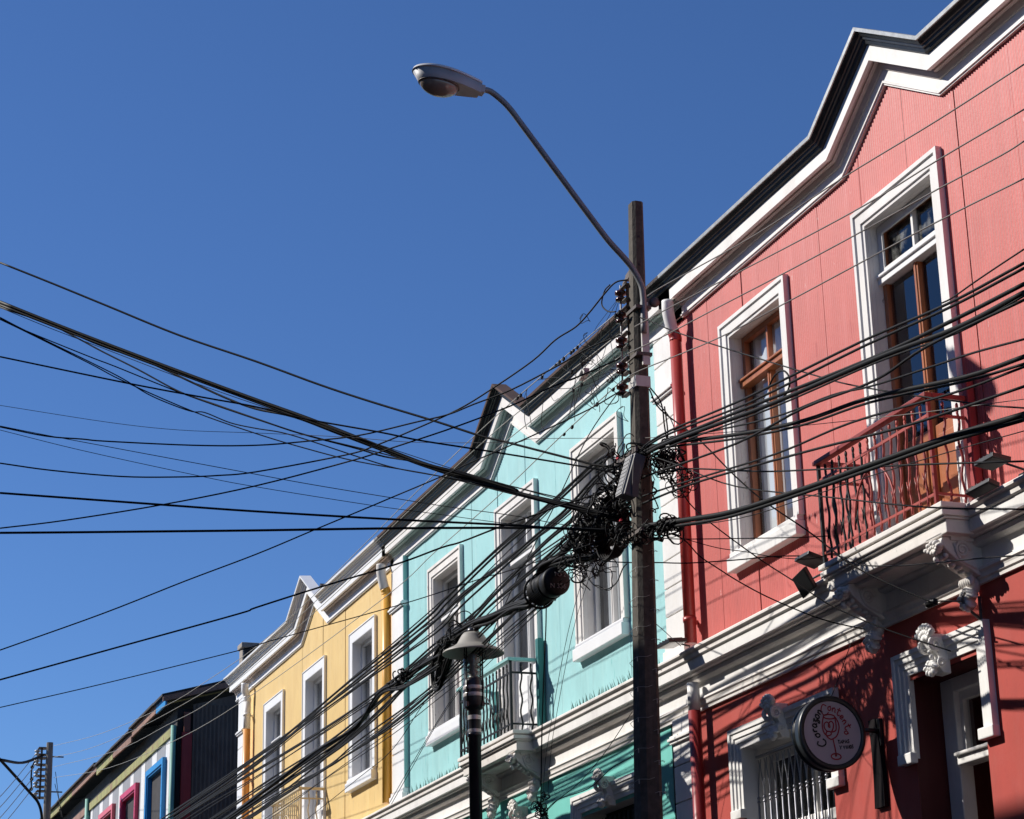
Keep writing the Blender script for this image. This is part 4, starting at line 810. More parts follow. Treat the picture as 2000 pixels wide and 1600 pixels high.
b = MB().add([(-18.36, 1.4, 3.2), (-16.60, 1.4, 3.2), (-16.60, 1.4, 5.11), (-18.36, 1.4, 5.11), (-18.36, .33, 3.2), (-16.60, .33, 3.2), (-16.60, .33, 5.11), (-18.36, .33, 5.11)], [(0, 1, 2, 3), (4, 5, 1, 0), (7, 3, 2, 6), (4, 0, 3, 7), (5, 6, 2, 1)])
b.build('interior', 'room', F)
for i in range(12):
    x = -18.36 + i * .125
    q = MB().tube([(x, .14, 3.2), (x, .14, 4.62)], .011, 6).blob((x, .14, 4.64), (.018, .018, .016), 7, 5).blob((x, .14, 4.60), (.02, .02, .012), 7, 5).blob((x, .14, 4.25), (.017, .017, .05), 6, 5)
    for sgn in (-1, 1):
        q.tube(spline([(x, .14, 4.64), (x + sgn * .012, .14, 4.75), (x + sgn * .05, .14, 4.93), (x + sgn * .035, .14, 5.0)], 4), .006, 5)
    q.build('grille_bar', 'violet_metal', F)
B(-18.35, -16.61, .125, .155, 5.02, 5.04).box(-18.35, -16.61, .125, .155, 3.6, 3.63).build('grille_rail', 'violet_metal', F)
keystone(RED, -17.44, 5.22, 'white')
F = lower_frame(RED, -15.17, -14.11, 4.48, 5.16, cas=.19)
B(-15.21, -15.172, .001, 1.05, .14, 5.16).box(-14.108, -14.07, .001, 1.05, .14, 5.16).box(-15.17, -14.11, .031, 1.05, 5.12, 5.16).build('reveal', 'maroon', F)
b = B(-15.168, -14.97, .27, .40, .14, 5.118).box(-14.25, -14.112, .27, .40, .14, 5.118).box(-14.97, -14.25, .27, .40, 5.0, 5.118).box(-14.97, -14.25, .25, .40, 4.40, 4.47).box(-14.97, -14.25, .22, .40, 4.47, 4.50)
b.build('door_frame', 'white', F, bevel=.01)
B(-14.97, -14.92, .32, .38, 4.50, 5.0).box(-14.31, -14.25, .32, .38, 4.50, 5.0).box(-14.92, -14.31, .32, .38, 4.93, 5.0).build('transom_light', 'white', F)
MB().add([(-14.95, .36, 4.48), (-14.28, .36, 4.48), (-14.28, .36, 5.0), (-14.95, .36, 5.0)], [(0, 1, 2, 3)]).build('pane', 'glass', F)
B(-15.17, -14.11, 1.0, 1.06, .16, 4.6).box(-15.05, -14.70, .985, 1.0, 2.6, 4.2).box(-14.58, -14.23, .985, 1.0, 2.6, 4.2).build('door_leaf', 'beige_door', F, bevel=.008)
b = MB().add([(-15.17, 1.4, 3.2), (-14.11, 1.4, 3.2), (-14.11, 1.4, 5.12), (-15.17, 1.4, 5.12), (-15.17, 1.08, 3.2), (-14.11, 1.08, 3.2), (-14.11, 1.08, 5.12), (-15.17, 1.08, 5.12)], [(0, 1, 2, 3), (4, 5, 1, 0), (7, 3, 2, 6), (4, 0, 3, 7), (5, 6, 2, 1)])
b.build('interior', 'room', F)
keystone(RED, -14.60, 5.23, 'white')
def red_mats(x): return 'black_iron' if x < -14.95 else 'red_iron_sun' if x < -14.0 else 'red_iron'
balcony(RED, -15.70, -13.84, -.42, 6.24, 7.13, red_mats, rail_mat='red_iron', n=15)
console(RED, -15.52); console(RED, -14.00)
# wooden stay beside the balcony
B(-13.86, -13.78, -.09, -.02, 6.26, 7.32).build('wooden_stay', 'red_board', RED, bevel=.01)
P = pipe(RED, -19.15, 9.60, 6.30, 'red_pipe', r=.062, y=-.12, collars=(8.55, 6.52), elbow=(.0, -.07, .40))
pipe(RED, -19.15, 5.90, 5.62, 'white', r=.062, y=-.12)
pipe(RED, -19.15, 5.62, .2, 'lower_pipe', r=.063, y=-.12, collars=(3.9,))
q = MB()
for a, c in (((-13.34, 4.10), (-13.32, 4.03)), ((-13.32, 4.03), (-13.25, 4.05)), ((-13.27, 4.09), (-13.26, 3.99))):
    q.tube([(a[0], -.004, a[1]), (c[0], -.004, c[1])], .006, 4)
q.build('scrawl', 'ink_black', RED)
B(-19.42, xb, 1.6, 8, .14, 9.75).build('house_body', 'house_back', RED)
MB().add([(-19.42, .07, 10.24), (xb, .07, 10.24), (xb, 8, 10.9), (-19.42, 8, 10.9), (-19.42, .07, 9.7), (xb, .07, 9.7), (xb, 8, 9.7), (-19.42, 8, 9.7)],
         [(0, 1, 2, 3), (0, 4, 5, 1), (1, 5, 6, 2), (2, 6, 7, 3), (3, 7, 4, 0)]).build('roof', 'roof_rust', RED)
MB().add([(cx - .8, .07, 10.2), (cx, .07, 10.66), (cx + .8, .07, 10.2), (cx - .8, 2.2, 10.2), (cx, 2.2, 10.66), (cx + .8, 2.2, 10.2)], [(0, 2, 1), (0, 1, 4, 3), (1, 2, 5, 4), (3, 4, 5)]).build('gable_roof', 'roof_rust', RED)

# ================================================================ teal house
xa, xb, cx = HOUSES['teal']
TEAL = empty('corrugated_house', (cx, 0, .14), 'turquoise corrugated house with an iron balcony, between the yellow and the red house', 'house', 'row of corrugated iron houses')
poly = eaves_poly(-29.95, xb + .55, cx)
wc = (-27.31, -24.41, -21.69)
holes = [(wc[0] - .56, wc[0] + .56, 7.02, 9.2), (wc[1] - .57, wc[1] + .57, ZC - .1, 9.24), (wc[2] - .56, wc[2] + .56, 7.02, 9.2)]
sheets(TEAL, xa, xb + .02, poly, holes, 'teal_sheet', width=1.05)
eaves(TEAL, poly, 'black_gutter', 'roof_rust', 'teal_soffit', 'worn_trim')
window(TEAL, wc[0], 7.0, 9.15, frame='worn_trim', wood='clean_white', transom=8.58, pane='clear_glass', trim='old_white', reveal='dirty_white',
       curtain=('grey_curtain', -27.86, -27.3, 7.0), curtain2=('pink_curtain', -27.40, -27.12, 7.0), mull_top=False, sill='clean_white')
window(TEAL, wc[1], 6.24, 9.22, hw=.57, kind='door', frame='clean_white', wood='clean_white', transom=8.64, pane='glass', panel=7.2, trim='worn_trim', reveal='dirty_white', name='balcony_door',
       curtain=('grey_curtain', -24.95, -23.9, 7.2))
window(TEAL, wc[2], 7.0, 9.2, frame='worn_trim', wood='worn_trim', transom=8.6, pane='clear_glass', trim='old_white', reveal='dirty_white', curtain=('curtain', -22.05, -21.15, 7.0), curtain2=('grey_curtain', -22.24, -22.0, 7.0), sill='clean_white')
cornice(TEAL, -30.3, -19.30)
lh = [(-22.56, -20.82, 3.0, 5.06), (-24.92, -23.90, .14, 5.12)]
holed_wall(-29.42, -20.0, .14, 5.66, lh, .0).build('ground_floor_wall', 'teal_wall', TEAL)
F = lower_frame(TEAL, -22.56, -20.82, 4.4, 5.10, cas=.20)
B(-22.60, -22.562, .001, .3, 3.0, 5.12).box(-20.818, -20.78, .001, .3, 3.0, 5.12).box(-22.56, -20.82, .0, .3, 5.10, 5.12).build('reveal', 'dirty_white', F)
b = MB().add([(-22.56, .9, 3.0), (-20.82, .9, 3.0), (-20.82, .9, 5.06), (-22.56, .9, 5.06), (-22.56, .28, 3.0), (-20.82, .28, 3.0), (-20.82, .28, 5.06), (-22.56, .28, 5.06)], [(0, 1, 2, 3), (4, 5, 1, 0), (7, 3, 2, 6), (4, 0, 3, 7), (5, 6, 2, 1)])
b.build('interior', 'room', F)
for i in range(13):
    x = -22.58 + i * .128
    q = MB().tube([(x, .12, 3.0), (x, .12, 4.62)], .011, 6).blob((x, .12, 4.62), (.02, .02, .02), 7, 5)
    for sgn in (-1, 1): q.tube(spline([(x, .12, 4.62), (x + sgn * .012, .12, 4.74), (x + sgn * .05, .12, 4.92), (x + sgn * .04, .12, 5.0)], 4), .006, 5)
    q.build('grille_bar', 'black_iron', F)
keystone(TEAL, -21.62, 5.22, 'dirty_white')
F = lower_frame(TEAL, -24.92, -23.90, 4.4, 5.12)
B(-24.90, -23.92, .4, .45, .14, 5.12).build('door_leaf', 'room', F)
keystone(TEAL, -24.38, 5.30, 'dirty_white')
def teal_mats(x): return 'black_iron'
balcony(TEAL, -25.56, -23.66, -.42, 6.24, 7.10, teal_mats, rail_mat='teal_trim', n=15)
console(TEAL, -25.28); console(TEAL, -23.82)
B(-23.66, -23.56, -.10, -.02, 6.24, 7.35).build('wooden_stay', 'green_post', TEAL, bevel=.01)
B(-25.20, -25.10, -.10, -.065, 6.24, 7.0).build('wooden_stay', 'green_post', TEAL)
pilaster(TEAL, -19.84, -19.36, 'white', None, .30, 9.84, 6.26, 9.08)
pilaster(TEAL, -19.84, -19.36, 'white', None, .37, 5.66, .2, 5.40, y=-.06)
pilaster(TEAL, -29.76, -29.17, 'clean_white', 'teal_trim', .55, 9.84, 6.26, 9.08)
pilaster(TEAL, -29.76, -29.17, 'clean_white', None, .5, 5.66, .2, 5.2, y=-.06)
q = MB()
rs = random.Random(3)
for a, c, n_ in ((-29.2, -26.2, 60), (-22.7, -20.1, 60)):
    for i in range(n_):
        x = a + (c - a) * (i + rs.random() * .5) / n_; h = rs.uniform(.09, .15)
        q.add([(x - .006, -.05, 6.26), (x + .006, -.05, 6.26), (x, -.035, 6.26), (x + rs.uniform(-.03, .03), -.05 - rs.uniform(-.02, .04), 6.26 + h)], [(0, 1, 3), (1, 2, 3), (2, 0, 3)])
tag(q.build('bird_spikes', 'spike', TEAL), kind='stuff')
B(-29.42, -19.42, 1.6, 8, .14, 9.75).build('house_body', 'house_back', TEAL)
MB().add([(-29.95, .07, 10.24), (-19.42, .07, 10.24), (-19.42, 8, 10.9), (-29.95, 8, 10.9), (-29.95, .07, 9.7), (-19.42, .07, 9.7), (-19.42, 8, 9.7), (-29.95, 8, 9.7)],
         [(0, 1, 2, 3), (0, 4, 5, 1), (1, 5, 6, 2), (2, 6, 7, 3), (3, 7, 4, 0)]).build('roof', 'roof_rust', TEAL)
MB().add([(cx - .8, .07, 10.2), (cx, .07, 10.72), (cx + .8, .07, 10.2), (cx - .8, 2.2, 10.2), (cx, 2.2, 10.72), (cx + .8, 2.2, 10.2)], [(0, 2, 1), (0, 1, 4, 3), (1, 2, 5, 4), (3, 4, 5)]).build('gable_roof', 'roof_rust', TEAL)

# ================================================================ yellow house
xa, xb, cx = HOUSES['yellow']
YEL = empty('corrugated_house', (cx, 0, .14), 'yellow corrugated house with white gutters and a cream balcony', 'house', 'row of corrugated iron houses')
poly = eaves_poly(-40.45, xb + .02, cx, rise=.50)
wc = (-37.33, -34.47, -31.50)
holes = [(wc[0] - .56, wc[0] + .56, 7.02, 9.2), (wc[1] - .57, wc[1] + .57, ZC - .1, 9.2), (wc[2] - .56, wc[2] + .56, 7.02, 9.2)]
sheets(YEL, xa, xb, poly, holes, 'yellow_sheet', width=1.4, amp=.005)
eaves(YEL, poly, 'clean_white', 'clean_white', 'soffit', 'clean_white')
for i, c in enumerate(wc):
    window(YEL, c, 7.0 if i != 1 else 6.24, 9.15, kind='door' if i == 1 else 'window', frame='clean_white', wood='clean_white', transom=8.56, pane='glass', trim='clean_white', reveal='clean_white', mull_top=False,
           curtain=('grey_curtain', c - .55, c + .55, 7.0), sill='clean_white', name='balcony_door' if i == 1 else 'window', panel=7.0 if i == 1 else None, plain=True)
cornice(YEL, -40.5, -30.3)
holed_wall(-40.4, -30.0, .14, 5.66, [], 0).build('ground_floor_wall', 'yellow_wall', YEL)
balcony(YEL, -35.62, -33.75, -.42, 6.24, 7.12, lambda x: 'cream_iron', rail_mat='cream_iron', n=14)
console(YEL, -35.4); console(YEL, -33.95)
pilaster(YEL, -40.02, -39.56, 'clean_white', None, .6, 9.84, 6.26, 9.08)
pipe(YEL, -39.08, 9.05, 6.3, 'orange_pipe', r=.07, y=-.12, collars=(8.1, 7.2))
pipe(YEL, -39.08, 9.62, 9.05, 'clean_white', r=.068, y=-.12, collars=(9.3,), elbow=(.0, -.05, .3), elbow_mat='clean_white')
pipe(YEL, -29.87, 9.45, 6.3, 'yellow_pipe', r=.07, y=-.12, collars=(8.5,), elbow=(.0, -.08, .42), elbow_mat='dirty_white')
B(-40.2, -40.1, .04, 1.62, .14, 9.9).build('side_wall', 'house_back', YEL)
B(-40.4, -29.42, 1.6, 8, .14, 9.75).build('house_body', 'house_back', YEL)
MB().add([(-40.45, .07, 10.24), (-29.95, .07, 10.24), (-29.95, 8, 10.9), (-40.45, 8, 10.9), (-40.45, .07, 9.7), (-29.95, .07, 9.7), (-29.95, 8, 9.7), (-40.45, 8, 9.7)],
         [(0, 1, 2, 3), (0, 4, 5, 1), (1, 5, 6, 2), (2, 6, 7, 3), (3, 7, 4, 0)]).build('roof', 'roof_dark', YEL)
MB().add([(cx - .8, .07, 10.2), (cx, .07, 10.74), (cx + .8, .07, 10.2), (cx - .8, 2.6, 10.2), (cx, 2.6, 10.74), (cx + .8, 2.6, 10.2)], [(0, 2, 1), (0, 1, 4, 3), (1, 2, 5, 4), (3, 4, 5)]).build('gable_roof', 'roof_dark', YEL)
fw = B(-40.75, -40.46, .12, 7, .14, 10.92).build('fire_wall', 'roof_dark', YEL)
B(-40.80, -40.41, .05, 7, 10.92, 11.03).box(-40.75, -40.46, .08, .12, 9.8, 10.92).build('coping', 'chimney', fw, bevel=.02)

# ================================================================ striped house
STR = empty('striped_house', (-56, 0, .14), 'low boarded house striped grey and white with coloured window frames and charcoal side', 'house')
sp = [(-72, 10.40), (-46.62, 10.40)]
gh = [(-49.52, -47.75, 8.3, 9.80), (-52.95, -51.12, 8.3, 9.76), (-56.2, -54.4, 8.3, 9.75)]
sheets(STR, -70, -46.62, sp, gh, None, z0=5.0, pitch=.15, amp=.008, mats=[('grey_stripe', 1.0), ('white_stripe', .55), ('grey_stripe', .85), ('white_stripe', .6), ('grey_stripe', 1.05), ('white_stripe', .5)])
B(-58.2, -46.66, -.05, .02, 10.33, 10.52).build('moss_board', 'moss', STR)
B(-72, -58.2, -.05, .02, 10.33, 10.52).build('moss_board', 'bare_boards', STR)
for k, (h, mt) in enumerate(zip(gh, ('blue_trim', 'magenta_trim', 'pink_trim'))):
    Wn = MB().sweep(rect_loop(h[0], h[1], 8.1, h[3]), [(.06, 0), (-.07, 0), (-.07, .03), (-.10, .04), (-.10, .17), (.06, .17)]).build('window', mt, STR)
    B(h[0] + .001, h[1] - .001, .05, .09, h[3] - .09, h[3]).box(h[0], h[0] + .1, .05, .09, 8.1, h[3] - .09).box(h[1] - .1, h[1], .05, .09, 8.1, h[3] - .09).box(h[0] + .1, h[1] - .1, .03, .09, 8.62, 8.74).build('sash', 'clean_white', Wn)
    MB().add([(h[0], .07, 8.0), (h[1], .07, 8.0), (h[1], .07, h[3]), (h[0], .07, h[3])], [(0, 1, 2, 3)]).build('pane', 'glass', Wn)
    B(h[0], h[1], .3, .32, 8.0, h[3]).build('curtain', 'curtain' if k != 2 else 'grey_curtain', Wn)
# broken eaves boards and rough roof
rs = random.Random(11)
x = -72.0
while x < -46.4:
    e = min(-46.35, x + rs.uniform(2.2, 4.2)); dz = rs.uniform(-.05, .05); t = rs.uniform(-.05, .05)
    MB().add([(x, -.30, 10.90 + dz), (e - .04, -.30, 10.90 + dz + t), (e - .04, -.30, 11.10 + dz + t), (x, -.30, 11.10 + dz),
              (x, -.26, 10.90 + dz), (e - .04, -.26, 10.90 + dz + t), (e - .04, -.26, 11.10 + dz + t), (x, -.26, 11.10 + dz)],
             [(0, 1, 2, 3), (4, 7, 6, 5), (0, 4, 5, 1), (3, 2, 6, 7), (0, 3, 7, 4), (1, 5, 6, 2)]).build('eaves_board', ('moss', 'bare_boards', 'bare_boards')[int(rs.random() * 3)] if e < -46.5 else 'blue_trim', STR)
    MB().add([(x, -.38, 11.14 + dz * .6), (e, -.38, 11.14 + dz * .6 + t * .4), (e, 3.6, 12.22), (x, 3.6, 12.2), (x, -.38, 11.09 + dz * .6), (e, -.38, 11.09 + dz * .6 + t * .4), (e, 3.6, 12.15), (x, 3.6, 12.15)],
             [(0, 1, 2, 3), (7, 6, 5, 4), (0, 4, 5, 1), (1, 5, 6, 2), (3, 7, 4, 0)]).build('roof_sheet', 'roof_dark', STR)
    x = e
MB().add([(-46.38, -.36, 10.98), (-46.34, -.36, 10.98), (-46.34, 3.5, 11.98), (-46.38, 3.5, 11.98), (-46.38, -.36, 11.1), (-46.34, -.36, 11.1), (-46.34, 3.5, 12.12), (-46.38, 3.5, 12.12)],
         [(0, 3, 2, 1), (4, 5, 6, 7), (0, 1, 5, 4), (1, 2, 6, 5), (2, 3, 7, 6), (3, 0, 4, 7)]).build('barge_board', 'bare_boards', STR)
MB().add([(-46.62, -.3, 10.95), (-46.38, -.3, 10.95), (-46.38, 3.5, 11.95), (-46.62, 3.5, 11.95)], [(0, 1, 2, 3)]).build('eaves_lining', 'moss', STR)
MB().add([(-46.58, .36, 5), (-46.58, 3.6, 5), (-46.58, 3.6, 11.9), (-46.58, .36, 10.98)], [(0, 1, 2, 3)]).build('side_wall', 'charcoal', STR)
q = MB()
n_ = 34
for k in range(n_ * 2):
    y0, y1 = .36 + 3.2 * k / (2 * n_), .36 + 3.2 * (k + 1) / (2 * n_)
    a, c = (.0, .03) if k % 2 else (.03, .0)
    q.add([(-46.55 + a, y0, 5), (-46.55 + c, y1, 5), (-46.55 + c, y1, 10.98), (-46.55 + a, y0, 10.98)], [(0, 1, 2, 3)], True)
q.build('side_cladding', 'charcoal', STR)
B(-46.62, -46.5, .12, .34, 5, 10.35).build('corner_board', 'red_board', STR, bevel=.01)
B(-46.62, -46.52, .16, .30, 10.36, 10.8).build('corner_board', 'dark_wood', STR)
MB().tube([(-46.62, -.06, 5), (-46.60, -.06, 10.5)], .06, 10).build('corner_pipe', 'turquoise', STR)
MB().tube([(-58.35, -.08, 8), (-58.35, -.08, 10.65)], .07, 8).build('corner_pipe', 'turquoise', STR)
B(-72, -46.66, .03, 3.5, .14, 10.9).build('house_body', 'roof_dark', STR)
q = MB()
for k in range(9):
    y = 1.4 + .16 * k
    q.add([(-46.28, y, 11.2 + .04 * k), (-46.28, y + .11, 11.22 + .04 * k), (-46.36, y + .07, 10.95 + .03 * k), (-46.36, y + .02, 10.95 + .03 * k)], [(0, 1, 2, 3)])
q.build('torn_flashing', 'galvanised', STR)

# ================================================================ concrete pole
def tapered_pole(parent, p0, p1, a0, b0, a1, b1, mat, name='shaft', ch=.22):
    vs = []
    for p, a, b_ in ((p0, a0, b0), (p1, a1, b1)):
        for sx, sy in ((1, 1), (-1, 1), (-1, -1), (1, -1)):
            c_ = ch * min(a, b_)
            pts = [(sx * a / 2, sy * (b_ / 2 - c_)), (sx * (a / 2 - c_), sy * b_ / 2)]
            if sx * sy < 0: pts.reverse()
            for u, v in pts: vs.append((p[0] + u, p[1] + v, p[2]))
    fs = [(i, (i + 1) % 8, 8 + (i + 1) % 8, 8 + i) for i in range(8)] + [tuple(range(8, 16))]
    return fixn(MB().add(vs, fs).build(name, mat, parent))
POLE = empty('utility_pole', (-16.88, -1.75, .14), 'tall tapering concrete pole in front of the gap between teal and red house', 'pole')
def pc(z): return (-16.88 + .0555 * z * .98, -1.75)
px, py = pc(9.72)
tapered_pole(POLE, (-16.88, -1.75, .14), (px, py, 9.70), .30, .27, .135, .108, 'concrete')
b = MB()
for z in (9.35, 9.08):
    x, y = pc(z); b.lathe([(.001, .0), (.012, .0)], (x + .079, y - .01, z), 'x', 8)
b.build('bolt_hole', 'room', POLE)
# lamp arm
arm = spline([(-16.29, -1.751, 8.414), (-16.29, -1.744, 8.661), (-16.29, -1.744, 8.76), (-16.29, -1.759, 8.877), (-16.29, -1.828, 9.014), (-16.29, -1.913, 9.118), (-16.29, -2.052, 9.261), (-16.29, -2.185, 9.426), (-16.29, -2.541, 9.889), (-16.29, -2.898, 10.355), (-16.29, -2.975, 10.452), (-16.29, -3.042, 10.519), (-16.29, -3.149, 10.596), (-16.29, -3.222, 10.61), (-16.29, -3.271, 10.613)], 4)
A = MB().tube(arm, .028, 12).build('lamp_arm', 'galv_pipe', POLE)
MB().obox((pc(8.4)[0] + .105, -1.73, 8.42), (.012, 0, 0), (0, .035, 0), (0, 0, .30)).build('arm_bracket', 'white_steel', POLE)
for z in (8.66, 8.22):
    x, y = pc(z)
    B(x - .095, x + .135, y - .075, y + .075, z - .015, z + .015).build('clamp_band', 'steel', POLE)
x, y = pc(8.0)
B(x - .083, x + .088, y - .071, y + .071, 7.93, 8.03).build('name_band', 'white_steel', POLE)
MB().lathe([(.001, 0), (.045, 0), (.045, .02), (.001, .02)], (pc(8.7)[0] + .10, -1.63, 8.72), 'x', 12).box(pc(8.7)[0] + .09, pc(8.7)[0] + .10, -1.72, -1.62, 8.68, 8.76).build('pulley', 'steel', POLE)
# luminaire : long drop shaped shell seen from below
NK, NS = Vector((-16.29, -3.261, 10.620)), Vector((-16.29, -3.889, 10.696))
AX = (NS - NK); HL = AX.length; AX.normalize(); UPV = Vector((1, 0, 0)).cross(AX); UPV = -UPV if UPV.z < 0 else UPV
def hp(t, u, v): return NK + AX * (t * HL) + Vector((1, 0, 0)) * u + UPV * v
def half(t): return (.07 + .095 * math.sin(min(1, t / .62) * PI / 2)) if t < .62 else .165 * math.sqrt(max(0.0, 1 - ((t - .62) / .38) ** 2))
def shell(name, v0, v1, k0, k1, mat, n=20, dome=0.0, parent=None, t0=0.0):
    vs, fs = [], []
    ts = [t0 + (1 - t0) * (1 - math.cos(PI * i / n)) / 2 for i in range(n + 1)]
    up_, dn_ = [], []
    for t in ts:
        h = max(half(t), .003)
        up_.append([hp(t, h * k1 * u, v1 + dome * (1 - u * u) * min(1, h / .1)) for u in (-1, -.6, -.2, .2, .6, 1)])
        tt = t * (1 - (1 - k0) * .45)
        dn_.append([hp(tt, h * k0 * u, v0) for u in (-1, 1)])
    for i in range(n + 1): vs += up_[i] + dn_[i]
    for i in range(n):
        a, c = i * 8, (i + 1) * 8
        for j in range(5): fs.append((a + j, a + j + 1, c + j + 1, c + j))
        fs += [(a + 5, a + 7, c + 7, c + 5), (a + 6, a, c, c + 6)]
    q_ = MB().add(vs, fs, True)
    q_.add([v for d in dn_ for v in d], [(2 * i, 2 * i + 1, 2 * i + 3, 2 * i + 2) for i in range(n)])
    q_.add(up_[0] + dn_[0], [(0, 1, 2, 3, 4, 5, 7, 6)]).add(up_[n] + dn_[n], [(6, 7, 5, 4, 3, 2, 1, 0)])
    return fixn(q_.build(name, mat, parent))
LH = shell('lamp_head', -.075, .012, .80, .97, 'lamp_shell', parent=POLE)
shell('canopy', .014, .034, 1.03, 1.03, 'lamp_rim', dome=.03, parent=LH)
BCN = hp(.60, 0, -.076)
rotb = Matrix((Vector((1, 0, 0)), AX, UPV)).transposed()
MB().blob(BCN, (.118, .182, .108), 24, 14, rotb).build('lamp_bowl', 'lamp_glass', LH)
MB().tube([BCN + rotb @ Vector((.124 * math.cos(2 * PI * k / 28), .188 * math.sin(2 * PI * k / 28), -.004)) for k in range(29)], .008, 6).build('bowl_ring', 'steel', LH)
MB().obox(hp(-.02, 0, -.02), (.045, 0, 0), AX * .03, UPV * .04).build('neck', 'lamp_shell', LH, bevel=.008)
# insulator rack
for z in (8.87, 8.66, 8.42, 8.18, 7.98):
    x = pc(z)[0] - .175
    q = MB().lathe([(.012, -.055), (.05, -.05), (.052, -.03), (.028, -.02), (.028, .0), (.055, .01), (.055, .035), (.03, .05), (.012, .055)], (x, -1.84, z), 'z', 14)
    q.build('insulator', 'porcelain', POLE)
    B(x - .01, pc(z)[0] - .04, -1.85, -1.80, z + .06, z + .07).box(x - .01, pc(z)[0] - .04, -1.85, -1.80, z - .075, z - .065).build('rack_arm', 'steel', POLE)
MB().tube([(pc(8.9)[0] - .175, -1.84, 8.97), (pc(7.9)[0] - .175, -1.84, 7.9)], .009, 6).build('rack_rod', 'galv_pipe', POLE)
B(pc(8.4)[0] - .098, pc(8.4)[0] - .088, -1.81, -1.77, 7.85, 8.98).build('rack_plate', 'steel', POLE)
MB().obox((pc(9.03)[0] - .10, -1.78, 9.04), (.05, 0, .01), (0, .02, 0), (-.003, 0, .03)).obox((pc(9.0)[0] - .19, -1.78, 9.03), (.05, .0, .02), (0, .012, 0), (-.004, 0, .012)).obox((pc(9.0)[0] - .29, -1.77, 8.99), (.06, .0, .045), (0, .01, 0), (-.008, 0, .012)).build('dead_end_clamp', 'steel', POLE)
# crossbars holding the cable masses
q = B(-16.75, -16.25, -1.90, -1.88, 7.28, 7.32)
q.build('crossbar', 'steel', POLE)
B(-16.66, -16.20, -1.90, -1.88, 6.55, 6.58).box(-16.35, -16.1, -1.72, -1.60, 6.64, 6.65).build('crossbar', 'steel', POLE)
MB().obox((-16.84, -1.82, 7.40), (.028, 0, .01), (0, .006, 0), (-.004, 0, .024)).build('red_tag', 'red_tag', POLE)
MB().obox((-16.78, -1.84, 6.80), (.02, 0, .006), (0, .006, 0), (-.01, 0, .014)).build('red_tag', 'red_tag', POLE)

# splice box strapped to the pole
BX = empty('junction_box', (-16.28, -1.93, 7.05), 'ribbed grey plastic box strapped to the concrete pole among the cables', 'junction box')
def boxrot(c, l, w_, h, mat, name, parent, bev=.01):
    ax = Vector((.05, .30, 1)).normalized(); bx = Vector((1, 0, -.05)).normalized(); cx_ = ax.cross(bx)
    return MB().obox(c, bx * w_, cx_ * h, ax * l).build(name, mat, parent, bevel=bev)
boxrot((-16.26, -1.94, 7.04), .20, .075, .055, 'box_dark', 'housing', BX)
boxrot((-16.28, -2.00, 7.05), .19, .068, .012, 'box_grey', 'lid', BX, .004)
q = MB()
for i in range(9):
    for j in range(4):
        ax = Vector((.05, .30, 1)).normalized(); bx = Vector((1, 0, -.05)).normalized(); nx_ = bx.cross(ax)
        q.obox(Vector((-16.28, -2.0, 7.05)) - (nx_ if nx_.y > 0 else -nx_) * .015 + ax * (-.16 + .04 * i) + bx * (-.048 + .032 * j), bx * .012, nx_ * .003, ax * .016)
q.build('lid_rib', 'box_grey', BX)
MB().obox((-16.16, -1.95, 6.99), (.004, 0, 0), (0, .03, 0), (.03, 0, .15)).build('latch', 'box_dark', BX)
WB = empty('splice_box', (-17.52, -1.85, 8.43), 'small white box hanging in the thin wires left of the pole', 'junction box')
MB().obox((-17.50, -1.85, 8.43), (.075, 0, .015), (0, .03, 0), (-.006, 0, .03)).build('housing', 'white_steel', WB, bevel=.008)
MB().obox((-17.50, -1.885, 8.43), (.012, 0, 0), (0, .004, 0), (0, 0, .012)).obox((-17.47, -1.885, 8.435), (.012, 0, 0), (0, .004, 0), (0, 0, .012)).build('socket', 'room', WB)

# barrel shaped splice closure
BC = empty('splice_closure', (-18.75, -1.78, 6.68), 'black barrel shaped cable closure with ribs hanging above the lamp', 'cable closure')
prof = [(.001, -.42), (.085, -.42), (.11, -.40), (.115, -.36)]
for i in range(10):
    h = -.35 + i * .030
    prof += [(.142, h), (.142, h + .015), (.128, h + .018), (.128, h + .029)]
prof += [(.136, -.03)]
for i in range(8):
    a = i / 7 * PI / 2
    prof.append((.02 + .122 * math.cos(a) if i < 7 else .001, .09 + .04 * math.sin(a)))
MB().lathe(prof, (-18.60, -1.80, 6.68), 'x', 28).build('barrel', 'black_plastic', BC)
MB().tube([(-18.98, -1.80 + .155 * math.cos(2 * PI * k / 28), 6.68 + .155 * math.sin(2 * PI * k / 28)) for k in range(29)], .013, 6).tube([(-18.95 + .22 * k / 20, -1.80 + .17 * math.cos(-.5 + PI * 1.3 * k / 20), 6.68 + .17 * math.sin(-.5 + PI * 1.3 * k / 20)) for k in range(21)], .007, 5).build('strap', 'rubber', BC)
q = MB()
for k in range(4): q.tube(spline([(-19.0, -1.82 + .03 * k, 6.82), (-18.8 + .1 * k, -1.84 + .03 * k, 6.90), (-18.4 + .1 * k, -1.8, 6.90 + .03 * k), (-17.9, -1.78, 6.98)], 6), .02, 8)
q.build('cable_entry', 'rubber', BC)
def text(body, size, M4, mat, parent, name='lettering', ext=.002):
    cu = bpy.data.curves.new(name, 'FONT'); cu.body = body; cu.size = size; cu.align_x = 'CENTER'; cu.align_y = 'CENTER'; cu.extrude = ext
    tmp = bpy.data.objects.new(name, cu); COL.objects.link(tmp)
    me = bpy.data.meshes.new_from_object(tmp); bpy.data.objects.remove(tmp)
    me.materials.clear(); me.materials.append(M[mat])
    o = bpy.data.objects.new(name, me); COL.objects.link(o)
    o.parent = parent
    o.matrix_local = Matrix.Translation(-WLD[parent.name]) @ M4
    return o
